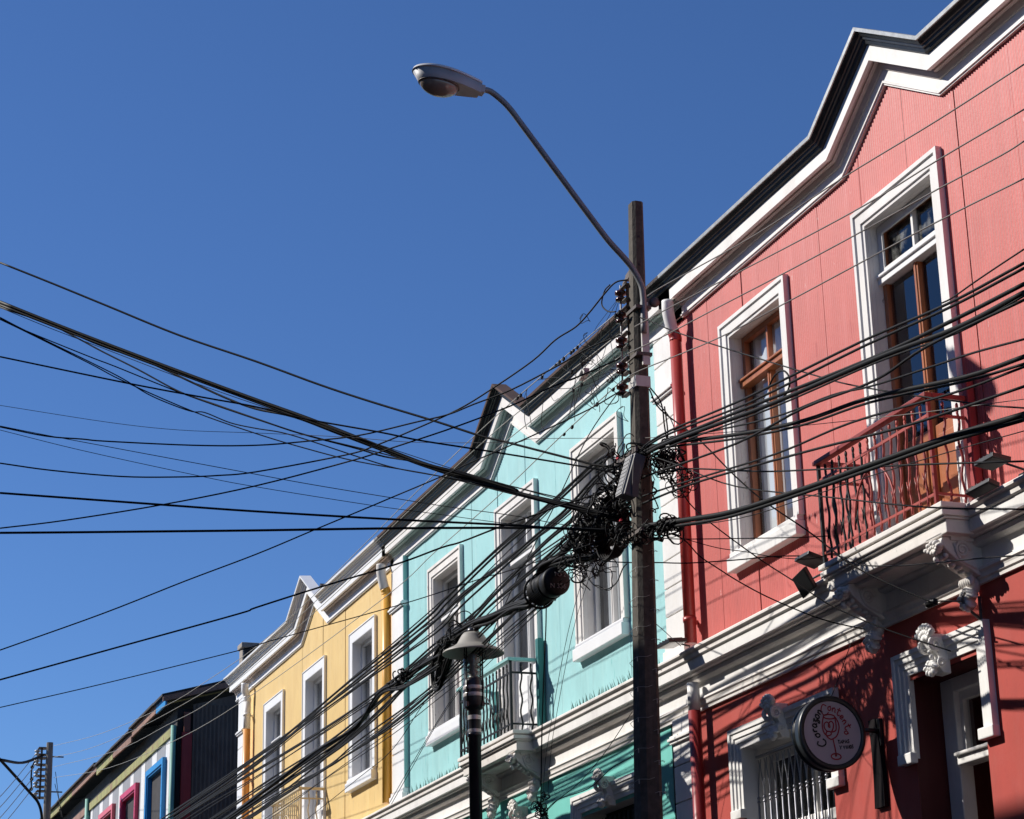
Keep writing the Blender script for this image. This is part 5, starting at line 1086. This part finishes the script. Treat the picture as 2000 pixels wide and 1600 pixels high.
def face_x(x, y, z, rot=0.0):   # upright text on a face that looks along +X
    return Matrix.Translation((x, y, z)) @ Matrix(((0, 0, 1, 0), (1, 0, 0, 0), (0, 1, 0, 0), (0, 0, 0, 1))) @ Matrix.Rotation(rot, 4, 'Z')
text('PO 2', .055, face_x(-18.463, -1.775, 6.735), 'mark', BC)
text('N 356', .065, face_x(-18.463, -1.80, 6.62), 'mark', BC)

# ================================================================ ornate street lamp
SL = empty('street_lamp', (-21.08, -1.8, .14), 'old street lamp with a wide sheet hat and banded glass cylinder before the teal house', 'street lamp')
lx, ly = -21.0, -1.8
MB().lathe([(.11, .14), (.11, .5), (.085, .55), (.07, 1.2), (.066, 5.62), (.075, 5.625), (.075, 5.66), (.066, 5.665)], (lx, ly, 0), 'z', 20).build('column', 'lamp_black', SL)
MB().lathe([(.071, 5.666), (.071, 5.70)], (lx, ly, 0), 'z', 20).lathe([(.071, 5.80), (.071, 5.845)], (lx, ly, 0), 'z', 20).build('band', 'lamp_band', SL)
MB().lathe([(.066, 5.665), (.066, 5.90), (.072, 5.905), (.10, 5.93), (.112, 5.95), (.112, 6.20), (.10, 6.22), (.10, 6.235)], (lx, ly, 0), 'z', 24).build('burner_base', 'lamp_black', SL)
MB().lathe([(.114, 6.04), (.116, 6.045), (.116, 6.075), (.114, 6.08)], (lx, ly, 0), 'z', 24).lathe([(.114, 6.115), (.116, 6.12), (.116, 6.15), (.114, 6.155)], (lx, ly, 0), 'z', 24).build('band', 'lamp_band', SL)
MB().lathe([(.098, 6.235), (.104, 6.25), (.104, 6.52)], (lx, ly, 0), 'z', 24).build('glass_cylinder', 'dusty_glass', SL)
MB().lathe([(.075, 6.24), (.04, 6.27), (.075, 6.30), (.04, 6.33), (.075, 6.36), (.04, 6.39), (.07, 6.44), (.05, 6.5)], (lx, ly, 0), 'z', 16).build('louvre', 'lamp_band', SL)
hat = MB().lathe([(.05, 6.735), (.10, 6.73), (.125, 6.70), (.175, 6.61), (.22, 6.58), (.31, 6.535), (.325, 6.52), (.33, 6.505), (.322, 6.505), (.21, 6.565), (.15, 6.60), (.001, 6.62)], (lx, ly, 0), 'z', 40).build('hat', 'lamp_hat', SL)
MB().lathe([(.001, 6.80), (.05, 6.79), (.065, 6.76), (.07, 6.725), (.05, 6.725)], (lx, ly, 0), 'z', 18).blob((lx, ly, 6.83), .025, 8, 6).box(lx - .10, lx + .10, ly - .02, ly + .02, 6.735, 6.765).build('cap', 'lamp_black', SL)
for a in (.6, 2.17, 3.74, 5.31):
    X, Y_ = lx + .118 * math.cos(a), ly + .118 * math.sin(a)
    MB().tube([(X, Y_, 5.96), (X, Y_, 6.60)], .008, 6).blob((X, Y_, 6.13), (.016, .016, .02), 6, 4).box(X - .014, X + .014, Y_ - .014, Y_ + .014, 5.93, 5.98).build('rod', 'lamp_black', SL)

# ================================================================ round sign
SG = empty('round_sign', (-15.70, -.02, 4.75), 'round projecting sign with a red wine glass drawing on a pale face', 'sign')
sx, sy, sz = -15.64, -.50, 4.755
MB().lathe([(.001, -.16), (.295, -.16), (.305, -.15), (.305, -.125), (.298, -.12), (.298, -.09), (.305, -.085), (.305, -.04), (.31, -.03), (.31, .0), (.302, .008), (.268, .008), (.264, .0), (.264, -.004)], (sx, sy, sz), 'x', 56).build('drum', 'sign_black', SG)
FC = MB().lathe([(.001, -.004), (.266, -.004)], (sx, sy, sz), 'x', 48).build('face', 'sign_face', SG)
MB().tube([(sx - .08, sy + .28, sz + .05), (sx - .08, .0, sz + .05)], .02, 8).box(sx - .12, sx - .04, -.03, .0, sz - .08, sz + .15).build('wall_bracket', 'sign_black', SG)
R_ = .266
def stroke(pts, mat, wd=.0055, sp_=True, name='lettering'):
    P = [Vector((sx + .0, sy + u * R_, sz + v * R_)) for u, v in pts]
    if sp_ and len(P) > 2: P = spline(P, 5)
    q = MB(); vs = []; k = len(P)
    for i, p in enumerate(P):
        t = (P[min(i + 1, k - 1)] - P[max(i - 1, 0)]); n_ = Vector((0, -t.z, t.y))
        n_ = n_.normalized() if n_.length > 1e-8 else Vector((0, 1, 0))
        vs += [p - n_ * wd, p + n_ * wd]
    q.add(vs, [(2 * i, 2 * i + 2, 2 * i + 3, 2 * i + 1) for i in range(k - 1)])
    q.build(name, mat, FC)
GL = {  # little hand-lettering alphabet in a unit box
 'C': [[(.9, .8), (.5, 1.0), (.1, .6), (.15, .15), (.55, 0), (.95, .2)]],
 'o': [[(.5, .7), (.15, .5), (.2, .1), (.55, 0), (.85, .3), (.7, .65), (.45, .7), (.9, .75)]],
 'r': [[(.2, .7), (.25, .0)], [(.23, .4), (.45, .7), (.8, .6)]],
 'a': [[(.8, .65), (.4, .72), (.15, .35), (.4, 0), (.75, .3), (.8, .65), (.82, .1), (1.0, .0)]],
 'z': [[(.15, .65), (.8, .68), (.3, .3), (.75, .15), (.6, -.3), (.2, -.35), (.3, -.1), (.9, .1)]],
 'n': [[(.15, .7), (.2, 0)], [(.2, .4), (.5, .72), (.78, .5), (.8, .05), (1.0, .05)]],
 't': [[(.45, 1.05), (.4, .2), (.65, 0), (.9, .15)], [(.1, .7), (.85, .75)]],
 'e': [[(.15, .35), (.75, .4), (.6, .7), (.2, .6), (.15, .15), (.5, 0), (.9, .15)]],
 'T': [[(0, 1), (1, 1)], [(.5, 1), (.5, 0)]], 'A': [[(0, 0), (.5, 1), (1, 0)], [(.2, .4), (.8, .4)]],
 'P': [[(.1, 0), (.1, 1), (.8, .9), (.8, .55), (.1, .45)]], 'S': [[(.9, .85), (.4, 1), (.1, .75), (.85, .3), (.5, 0), (.05, .15)]],
 'Y': [[(0, 1), (.5, .5), (1, 1)], [(.5, .5), (.4, 0)]], 'V': [[(0, 1), (.5, 0), (1, 1)]], 'I': [[(.5, 1), (.5, 0)]],
 'N': [[(.05, 0), (.05, 1), (.9, 0), (.9, 1)]], 'O': [[(.5, 1), (.1, .6), (.2, .05), (.7, 0), (.95, .5), (.5, 1)]],
}
def put(ch, u, v, ang, s_, mat, wd=.0055, asp=.8, curve=True):
    ca, sa = math.cos(ang), math.sin(ang)
    for st in GL[ch]:
        P = [((x - .5) * s_ * asp, (y - .35) * s_) for x, y in st]
        stroke([(u + x * ca - y * sa, v + x * sa + y * ca) for x, y in P], mat, wd, curve and len(P) > 2)
for ch, u, v, a, s_ in (('C', -.36, -.32, 1.95, .30), ('o', -.52, -.10, 1.80, .20), ('r', -.60, .06, 1.65, .20), ('a', -.60, .20, 1.5, .20), ('z', -.56, .36, 1.35, .20), ('o', -.49, .49, 1.15, .19), ('n', -.40, .63, .95, .19)):
    put(ch, u, v, a, s_, 'ink_black', .0065)
for ch, u, v, a, s_ in (('C', -.22, .66, .25, .34), ('o', -.05, .76, .0, .18), ('n', .10, .72, -.25, .19), ('t', .25, .64, -.5, .24), ('e', .36, .50, -.75, .17), ('n', .44, .36, -.95, .18), ('t', .52, .20, -1.15, .25), ('o', .48, .02, -1.3, .17)):
    put(ch, u, v, a, s_, 'ink_red', .0052)
for i, ch in enumerate('TAPAS'): put(ch, .20 + .085 * i, -.30 + .01 * i, .05, .11, 'ink_black', .0042, .62, False)
put('Y', .25, -.47, .05, .12, 'ink_black', .0042, .62, False)
for i, ch in enumerate('VINOS'): put(ch, .37 + .075 * i, -.46 + .01 * i, .05, .11, 'ink_black', .0042, .58, False)
ell = lambda cu, cv, a, b_, n_=16: [(cu + a * math.cos(2 * PI * k / n_), cv + b_ * math.sin(2 * PI * k / n_)) for k in range(n_ + 1)]
stroke(ell(-.08, .50, .20, .07), 'ink_red', .0058, name='drawing')
stroke([(-.28, .50), (-.34, .25), (-.30, .0), (-.18, -.10), (-.05, -.05), (-.08, .03), (-.20, .02), (-.22, -.10), (-.10, -.2), (.0, -.19), (.15, -.08), (.24, .15), (.22, .34), (.12, .50), (.14, .30), (.13, .10), (.05, .04), (-.03, .02)], 'ink_red', .0058, name='drawing')
stroke([(-.04, .02), (.03, .14), (.05, .28), (-.02, .36), (-.10, .30), (-.13, .19), (-.08, .17), (-.09, .25), (-.17, .33), (-.27, .26), (-.26, .12), (-.16, .02)], 'ink_red', .0058, name='drawing')
stroke([(.0, -.19), (.05, -.48), (.085, -.72), (.06, -.74), (.04, -.70), (.09, -.68)], 'ink_red', .0058, False, name='drawing')
stroke(ell(.07, -.74, .17, .09), 'ink_red', .0058, name='drawing')
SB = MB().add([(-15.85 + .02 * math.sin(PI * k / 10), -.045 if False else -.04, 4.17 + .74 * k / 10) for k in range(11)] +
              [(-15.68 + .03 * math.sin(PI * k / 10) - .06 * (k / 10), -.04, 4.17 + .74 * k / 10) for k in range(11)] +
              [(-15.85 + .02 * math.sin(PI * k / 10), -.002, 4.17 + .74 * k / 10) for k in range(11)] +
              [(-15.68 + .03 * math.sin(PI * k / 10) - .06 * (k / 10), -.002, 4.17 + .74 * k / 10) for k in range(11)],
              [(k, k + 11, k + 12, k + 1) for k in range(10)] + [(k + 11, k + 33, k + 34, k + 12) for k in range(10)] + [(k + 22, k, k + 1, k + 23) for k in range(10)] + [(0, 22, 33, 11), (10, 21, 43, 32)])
tag(fixn(SB.build('dark_upright', 'upright_black')), 'narrow curved black shape flat against the red wall beside the round sign', 'board')  # thin near-black slab filling the narrow dark outline on the red wall

# ================================================================ floodlights
def flood(c, u, v, n_, label, face='flood_black', foot=None, w_=.17, h=.10):
    c = Vector(c); u = Vector(u).normalized(); v = Vector(v).normalized(); nn = u.cross(v).normalized()
    if nn.dot(Vector(n_)) < 0: nn = -nn
    F_ = empty('floodlight', c, label, 'floodlight', 'floodlights on the cornice')
    MB().obox(c, u * w_, v * h, nn * .018).build('housing', 'flood_black', F_, bevel=.004)
    MB().obox(c + nn * .0195, u * (w_ - .015), v * (h - .012), nn * .0015).build('lens', face, F_)
    for t in (-.6, -.2, .2, .6):
        MB().obox(c - nn * .026 + u * w_ * t, u * .004, v * h * .8, nn * .01).build('cooling_fin', 'flood_black', F_)
    f0 = Vector(foot)
    MB().tube([f0, f0 + Vector((0, 0, .05)), c - nn * .02], .010, 6).box(f0.x - .04, f0.x + .04, f0.y - .03, f0.y + .03, f0.z - .01, f0.z + .02).build('stand', 'steel' if face != 'flood_black' else 'flood_black', F_)
    return F_
flood((-19.10, -.36, 6.28), (1, .0, .0), (0, 1, .10), (0, 0, -1), 'floodlight with pale lens tilted flat beside the concrete pole', 'flood_face', (-19.08, -.17, 6.21))
flood((-15.98, -.40, 6.33), (1, 0, 0), (0, 1, -.30), (0, 0, -1), 'black floodlight tilted up at the left end of the red balcony', foot=(-15.96, -.17, 6.21), w_=.13)
flood((-16.32, -.30, 6.22), (1, 0, 0.2), (0, .5, -.9), (0, -1, 0), 'black floodlight leaning over the cornice left of the other black one', foot=(-16.25, -.12, 6.26), w_=.12)
flood((-13.02, -.42, 6.32), (1, 0, 0), (0, 1, -.15), (0, 0, -1), 'black floodlight at the right edge above the cornice', foot=(-13.02, -.15, 6.23), w_=.13, h=.08)
flood((-13.42, -.27, 6.24), (1, 0, 0.0), (0, 1, -.35), (0, 0, -1), 'black floodlight lying on the cornice beside the red wooden stay', foot=(-13.42, -.12, 6.24), w_=.17, h=.05)

# wall bracket with spool insulator
WBk = empty('wall_bracket', (-13.98, -.06, 5.45), 'rusty bracket with spool insulator under the right balcony console', 'bracket')
MB().tube(spline([(-14.0, -.02, 5.36), (-14.0, -.12, 5.44), (-14.0, -.17, 5.52), (-14.0, -.10, 5.60), (-14.0, -.03, 5.56)], 5), .012, 6).tube([(-14.0, -.02, 5.20), (-14.0, -.02, 5.55)], .014, 6).build('hook', 'steel', WBk)
q = MB().lathe([(.001, 0), (.02, 0), (.03, .02), (.015, .03), (.032, .045), (.015, .055), (.032, .07), (.015, .08), (.034, .095), (.015, .105), (.03, .12), (.02, .14), (.001, .14)], (-14.25, -.34, 5.52), 'x', 12)
q.build('insulator', 'black_plastic', WBk)
MB().tube([(-14.11, -.34, 5.52), (-14.0, -.16, 5.50)], .008, 5).build('link', 'steel', WBk)

# ================================================================ far pole on the left
FP = empty('utility_pole', (-53.9, -1.75, .14), 'distant concrete pole with white insulators at the lower left', 'pole')
tapered_pole(FP, (-53.6, -1.75, .14), (-54.0, -1.75, 11.35), .36, .28, .17, .15, 'far_concrete')
for z in (11.15, 10.90, 10.62, 10.35, 10.08):
    MB().lathe([(.02, -.07), (.07, -.06), (.07, -.03), (.035, -.02), (.035, .02), (.075, .03), (.075, .05), (.02, .07)], (-54.35, -2.0, z), 'z', 10).build('insulator', 'white_porcelain', FP)
    B(-54.36, -54.0, -2.01, -1.80, z + .075, z + .09).box(-54.36, -54.0, -2.01, -1.80, z - .09, z - .075).build('rack_arm', 'steel', FP)
B(-53.98, -53.94, -1.70, -1.40, 10.98, 11.01).box(-53.95, -53.91, -1.70, -1.40, 10.1, 10.13).build('step_bolt', 'steel', FP)
B(-54.13, -54.10, -1.95, -1.90, 9.95, 11.25).build('rack_plate', 'steel', FP)
MB().tube(spline([(-53.8, -1.85, 9.2), (-53.85, -1.95, 9.75), (-53.6, -2.3, 10.1), (-52.0, -3.6, 10.95), (-50.3, -5.2, 11.9)], 6), .035, 8).build('lamp_arm', 'rubber', FP)
q = MB().tube(spline([(-54.4, -2.05, 10.95), (-54.45, -2.1, 10.8), (-54.4, -2.12, 10.6), (-54.47, -2.1, 10.4), (-54.4, -2.1, 10.25)], 5), .02, 6)
for z in (10.8, 10.5, 10.25): q.blob((-54.44, -2.1, z), .05, 7, 5)
q.build('jumper', 'rubber', FP)

# ================================================================ wires
def wire(name, label, cat, r, pts, group, mat, n=5):
    P = spline(pts, 5)
    o = MB().tube(P, r, n).build(name, mat)
    return tag(o, label, cat, group)
for kind, label, r, pts, group, mat in WIRES:
    wire(kind, label, {'overhead_cable': 'cable', 'overhead_wire': 'wire', 'power_wire': 'wire', 'service_wire': 'wire', 'slack_wire': 'wire'}[kind], r, pts, group, mat, 8 if r > .009 else 5)
# wires at the far pole
# ================================================================ tangle of spare cable
rs = random.Random(21)
def loops(name, label, n, path, spread, rr, rw, seed, mat='rubber', grp=None, wb=.18):
    r_ = random.Random(seed); q = MB()
    for i in range(n):
        t = r_.random(); k = t * (len(path) - 1); a = int(k); f = k - a; b_ = min(a + 1, len(path) - 1)
        c = Vector(path[a]).lerp(Vector(path[b_]), f) + Vector((r_.gauss(0, spread[0]), r_.gauss(0, spread[1]), r_.gauss(0, spread[2])))
        rad = r_.uniform(*rr); e = r_.uniform(.5, 1)
        R3 = Euler((r_.uniform(-.8, .8), r_.uniform(-1.2, 1.2), r_.uniform(0, 6.3))).to_matrix()
        turns = r_.uniform(.7, 1.6); pts = []
        m = 26
        ph = r_.uniform(0, 6.3); drift = Vector((r_.uniform(-.2, .2), 0, r_.uniform(-.2, .2)))
        for j in range(m + 1):
            a_ = ph + turns * 2 * PI * j / m
            wob = 1 + wb * math.sin(3 * a_ + ph)
            pts.append(c + R3 @ Vector((rad * wob * math.cos(a_), .03 * math.sin(2 * a_), rad * e * wob * math.sin(a_))) + drift * (j / m) * rad * 3)
        q.tube(pts, r_.uniform(*rw), 5)
    return tag(q.build(name, mat), label, 'cable tangle', grp, 'stuff')
loops('tangled_cable', 'thick nest of looped black cable left of the concrete pole', 125, [(-16.55, -1.78, 7.02), (-16.8, -1.78, 6.95), (-17.2, -1.8, 6.88), (-17.7, -1.78, 6.84), (-18.0, -1.78, 6.82)], (.13, .07, .085), (.04, .14), (.0045, .009), 5)
loops('tangled_cable', 'messy loops of cable where the street cables meet the concrete pole', 60, [(-16.9, -1.8, 7.30), (-16.5, -1.86, 7.26), (-16.15, -1.7, 7.2), (-15.95, -1.68, 7.12)], (.07, .06, .06), (.03, .10), (.004, .008), 9)
loops('tangled_cable', 'knotted cable collar around the lower steel crossbar of the pole', 52, [(-16.95, -1.8, 6.70), (-16.6, -1.86, 6.60), (-16.2, -1.8, 6.55), (-15.85, -1.75, 6.50)], (.06, .06, .035), (.03, .09), (.004, .008), 12)
loops('tangled_cable', 'small loops of thin wire below and beside the barrel closure', 14, [(-18.2, -1.75, 6.75), (-17.5, -1.75, 6.55)], (.08, .05, .05), (.06, .12), (.004, .006), 14)
loops('tangled_cable', 'thin wire loops hanging between the pole and the red downpipe', 16, [(-15.95, -1.6, 7.05), (-15.9, -1.6, 6.85)], (.07, .05, .06), (.05, .12), (.003, .005), 17)
loops('tangled_cable', 'wispy jumper wires around the rack insulators and white splice box', 12, [(-17.0, -1.9, 8.7), (-17.2, -1.9, 8.45), (-16.95, -1.9, 8.2), (-16.75, -1.9, 7.95)], (.14, .06, .10), (.04, .10), (.0025, .004), 23, wb=.05)
loops('tangled_cable', 'small knot of wire above the teal ground floor frame', 16, [(-20.7, -1.2, 5.0), (-20.62, -1.2, 4.75)], (.05, .04, .06), (.02, .07), (.004, .007), 31)
# small wire clips strung along the first metres of the power wires
r_ = random.Random(4); q = MB()
down = [w_[3] for w_ in WIRES if 'running down to the far pole' in w_[1]]
for i in range(20):
    pts = down[r_.choice([0, 0, 0, 1, 1, 2, 3])]; a, b_ = Vector(pts[0]), Vector(pts[1])
    P5 = spline(pts, 5)
    k = r_.randint(0, 4); c = P5[k].lerp(P5[k + 1], r_.random()) if k < 5 else a
    q.obox(c + Vector((0, 0, -.012)), (.016, 0, .004), (0, .010, 0), (0, 0, r_.uniform(.008, .018)))
tag(q.build('wire_clip', 'rubber'), 'row of dark clamps crowding the wires along the teal roof edge', 'wire clamps', None, 'stuff')
# big coil of reserve cable hanging under the tangle
q = MB()
for k in range(7):
    pts = []
    for j in range(25):
        a_ = 2 * PI * j / 24
        pts.append((-17.13 + (.17 + .006 * k) * math.cos(a_) + .05 * math.sin(a_), -1.72 - .018 * k + .03 * math.cos(a_), 6.83 + (.25 + .006 * k) * math.sin(a_)))
    q.tube(pts, .011, 6)
tag(q.build('cable_coil', 'rubber'), 'tight oval coil of thick black cable hanging below the tangle', 'cable coil')
# lashed splices left of the lamp
def lash(label, pts, n, r, sp, seed, cat='spliced cable'):
    r_ = random.Random(seed); q = MB()
    for i in range(n):
        o = Vector((0, r_.uniform(-sp, sp), r_.uniform(-sp, sp)))
        P = [Vector(p) + o + Vector((0, r_.uniform(-.01, .01), r_.uniform(-.02, .02))) for p in pts]
        q.tube(spline(P, 5), r, 6)
    return tag(q.build('lashed_cable', 'rubber'), label, cat, 'lashed cable splices near the street lamp')
lash('bunch of cables lashed together running from the barrel closure to the lamp hat', [(-19.25, -1.78, 6.66), (-19.8, -1.78, 6.72), (-20.4, -1.78, 6.76), (-20.95, -1.80, 6.80), (-21.5, -1.8, 6.83), (-22.0, -1.8, 6.84)], 9, .017, .035, 2)
lash('slack loop of lashed cable hanging left of the lamp hat', [(-21.3, -1.8, 6.84), (-21.8, -1.78, 6.86), (-22.05, -1.78, 6.80), (-22.2, -1.78, 6.62), (-22.25, -1.78, 6.47), (-22.05, -1.78, 6.50), (-21.8, -1.8, 6.64), (-21.5, -1.8, 6.76)], 9, .016, .032, 3)
lash('lashed cable splice with short side leads in front of the teal pilaster', [(-21.9, -1.78, 6.74), (-22.6, -1.78, 6.78), (-23.2, -1.78, 6.78), (-23.8, -1.78, 6.76), (-24.6, -1.78, 6.80), (-25.53, -1.78, 6.59), (-27.53, -1.78, 6.58), (-30.44, -1.78, 6.55), (-33.92, -1.78, 6.5), (-39.16, -1.78, 6.51)], 6, .016, .03, 6)
lash('lower lashed cable crossing below the splice at the teal pilaster', [(-22.1, -1.8, 6.60), (-22.8, -1.8, 6.62), (-23.6, -1.8, 6.66), (-24.5, -1.8, 6.76), (-25.77, -1.78, 6.53), (-27.8, -1.78, 6.47), (-30.75, -1.78, 6.45), (-34.3, -1.78, 6.44), (-39.14, -1.78, 6.42)], 4, .013, .02, 8)
lash('bunch of cables sagging from the tangle down to the barrel closure', [(-16.95, -1.78, 6.80), (-17.4, -1.8, 6.68), (-17.8, -1.8, 6.74), (-18.3, -1.8, 6.86), (-18.8, -1.8, 6.90), (-19.2, -1.8, 6.84)], 7, .015, .03, 9)
# strings of fairy lights wound round the pole
q = MB()
for k in range(9):
    z0 = 4.35 + .26 * k
    pts = []
    for j in range(21):
        a_ = 2 * PI * j / 20; zz = z0 + .13 * j / 20; c_ = pc(zz)
        wd = .30 - (.30 - .135) * zz / 9.7
        pts.append((c_[0] + (wd * .66) * math.cos(a_), -1.75 + wd * .66 * math.sin(a_), zz + .01 * math.sin(5 * a_)))
    q.tube(pts, .0022, 4)
    for j in (1, 6, 11, 17): q.box(pts[j][0] - .003, pts[j][0] + .003, pts[j][1] - .003, pts[j][1] + .003, pts[j][2] - .04, pts[j][2])
tag(q.build('string_lights', 'palewire'), 'thin string of unlit fairy lights wound around the concrete pole', 'string lights')
# service wires under the rack towards the pilaster
for lab, pts, r in (('short loop of cable hanging from the name band of the pole', [(-16.42, -1.66, 7.95), (-16.33, -1.6, 7.78), (-16.28, -1.6, 7.55), (-16.24, -1.6, 7.40), (-16.22, -1.6, 7.5), (-16.26, -1.6, 7.72)], .007),
                    ('thin lead curling beside the pole above the street cables', [(-16.40, -1.66, 7.85), (-16.22, -1.58, 7.62), (-16.14, -1.56, 7.40), (-16.2, -1.58, 7.2), (-16.35, -1.66, 7.1)], .005),
                    ('thin wire loop at the clamp near the pole top', [(-16.72, -1.88, 9.03), (-16.85, -1.88, 9.02), (-16.93, -1.88, 8.92), (-16.80, -1.88, 8.80), (-16.65, -1.86, 8.74)], .007),
                    ('dark loop of cable hanging in front of the left red window', [(-13.98, -1.75, 7.091), (-13.864, -1.75, 7.156), (-13.707, -1.75, 7.147), (-13.617, -1.75, 7.049), (-13.664, -1.75, 6.962), (-13.824, -1.75, 6.937), (-13.995, -1.75, 6.986), (-14.109, -1.75, 7.071)], .008),
                    ('curved wire hanging in front of the right teal window', [(-17.9, -1.75, 6.62), (-17.7, -1.75, 6.45), (-17.4, -1.75, 6.33), (-17.15, -1.75, 6.33), (-17.0, -1.75, 6.42), (-16.9, -1.75, 6.44)], .006)):
    wire('hanging_lead', lab, 'wire', r, pts, 'short leads hanging round the concrete pole', 'rubber')
for i, (a, b_) in enumerate((((-49.0, -3.5, 10.02), (-54.2, -1.9, 11.05)),)):
    m = (Vector(a) + Vector(b_)) / 2 - Vector((0, 0, .12))
    wire('overhead_cable', 'twisted cable reaching the far pole from the left edge', 'cable', .035, [a, m, b_], 'cables at the far pole', 'rubber', 6)
for i in range(4):
    a = Vector((-54.35, -2.05, 11.1 - .27 * i)); b_ = Vector((-48.5, -4.2, 8.4 - .25 * i))
    wire('power_wire', ('uppermost', 'second', 'third', 'lowest')[i] + ' of the four thin wires dropping left from the far pole', 'wire', .009, [a, (a + b_) / 2 - Vector((0, 0, .1)), b_], 'thin wires left of the far pole', 'greywire')
for i in range(2):
    wire('power_wire', ('first', 'second')[i] + ' thin wire falling right from the far pole behind its shaft', 'wire', .008, [(-53.85, -1.6, 10.6 - .3 * i), (-53.4 + .1 * i, -1.5, 9.6), (-53.1 + .2 * i, -1.4, 8.8)], 'thin wires right of the far pole', 'rubber')

lash('outer slack loop of heavy cable left of the lamp hat', [(-20.9, -1.8, 6.80), (-21.5, -1.78, 6.90), (-22.2, -1.78, 6.86), (-22.45, -1.78, 6.66), (-22.4, -1.78, 6.42), (-22.15, -1.78, 6.42), (-21.95, -1.8, 6.60), (-21.75, -1.8, 6.72)], 4, .015, .02, 33)
loops('tangled_cable', 'loose loops of cable caught between the lamp hat and the lashed splices', 16, [(-21.2, -1.8, 6.8), (-22.2, -1.8, 6.7)], (.12, .04, .06), (.05, .14), (.005, .010), 41)
loops('tangled_cable', 'tuft of short cable ends on the splice before the teal pilaster', 12, [(-23.4, -1.8, 6.80), (-23.9, -1.8, 6.76)], (.10, .04, .04), (.03, .08), (.006, .010), 43)

# thin jumpers hanging between the bare wires, the small box and the insulators
r_ = random.Random(77); q = MB()
for i in range(24):
    w1 = spline(down[r_.choice([0, 0, 1, 2])], 5); w2 = down[r_.choice([1, 2, 3])]
    a = w1[r_.randint(0, 4)].lerp(w1[5], r_.random() * .4)
    if r_.random() < .5: b_ = Vector((pc(8.4)[0] - .17, -1.84, r_.choice([8.87, 8.66, 8.42, 8.18, 7.98])))
    else: b_ = a + Vector((r_.uniform(-.35, .45), r_.uniform(-.04, .04), -r_.uniform(.12, .45)))
    m = (a + b_) / 2 + Vector((r_.uniform(-.10, .10), r_.uniform(-.04, .04), -r_.uniform(.0, .14)))
    q.tube(spline([a, a.lerp(m, .5) + Vector((r_.uniform(-.04, .04), 0, r_.uniform(-.03, .03))), m, b_], 6), r_.uniform(.0025, .004), 4)
tag(q.build('jumper_wires', 'rubber'), 'web of thin jumper wires between the bare wires and the insulator rack', 'wire tangle', None, 'stuff')

loops('tangled_cable', 'looser cable loops spreading up the left side of the ribbed box', 46, [(-16.7, -1.82, 7.35), (-17.0, -1.8, 7.2), (-17.4, -1.8, 7.05), (-17.9, -1.8, 6.95)], (.12, .06, .09), (.05, .13), (.004, .007), 51, wb=.1)
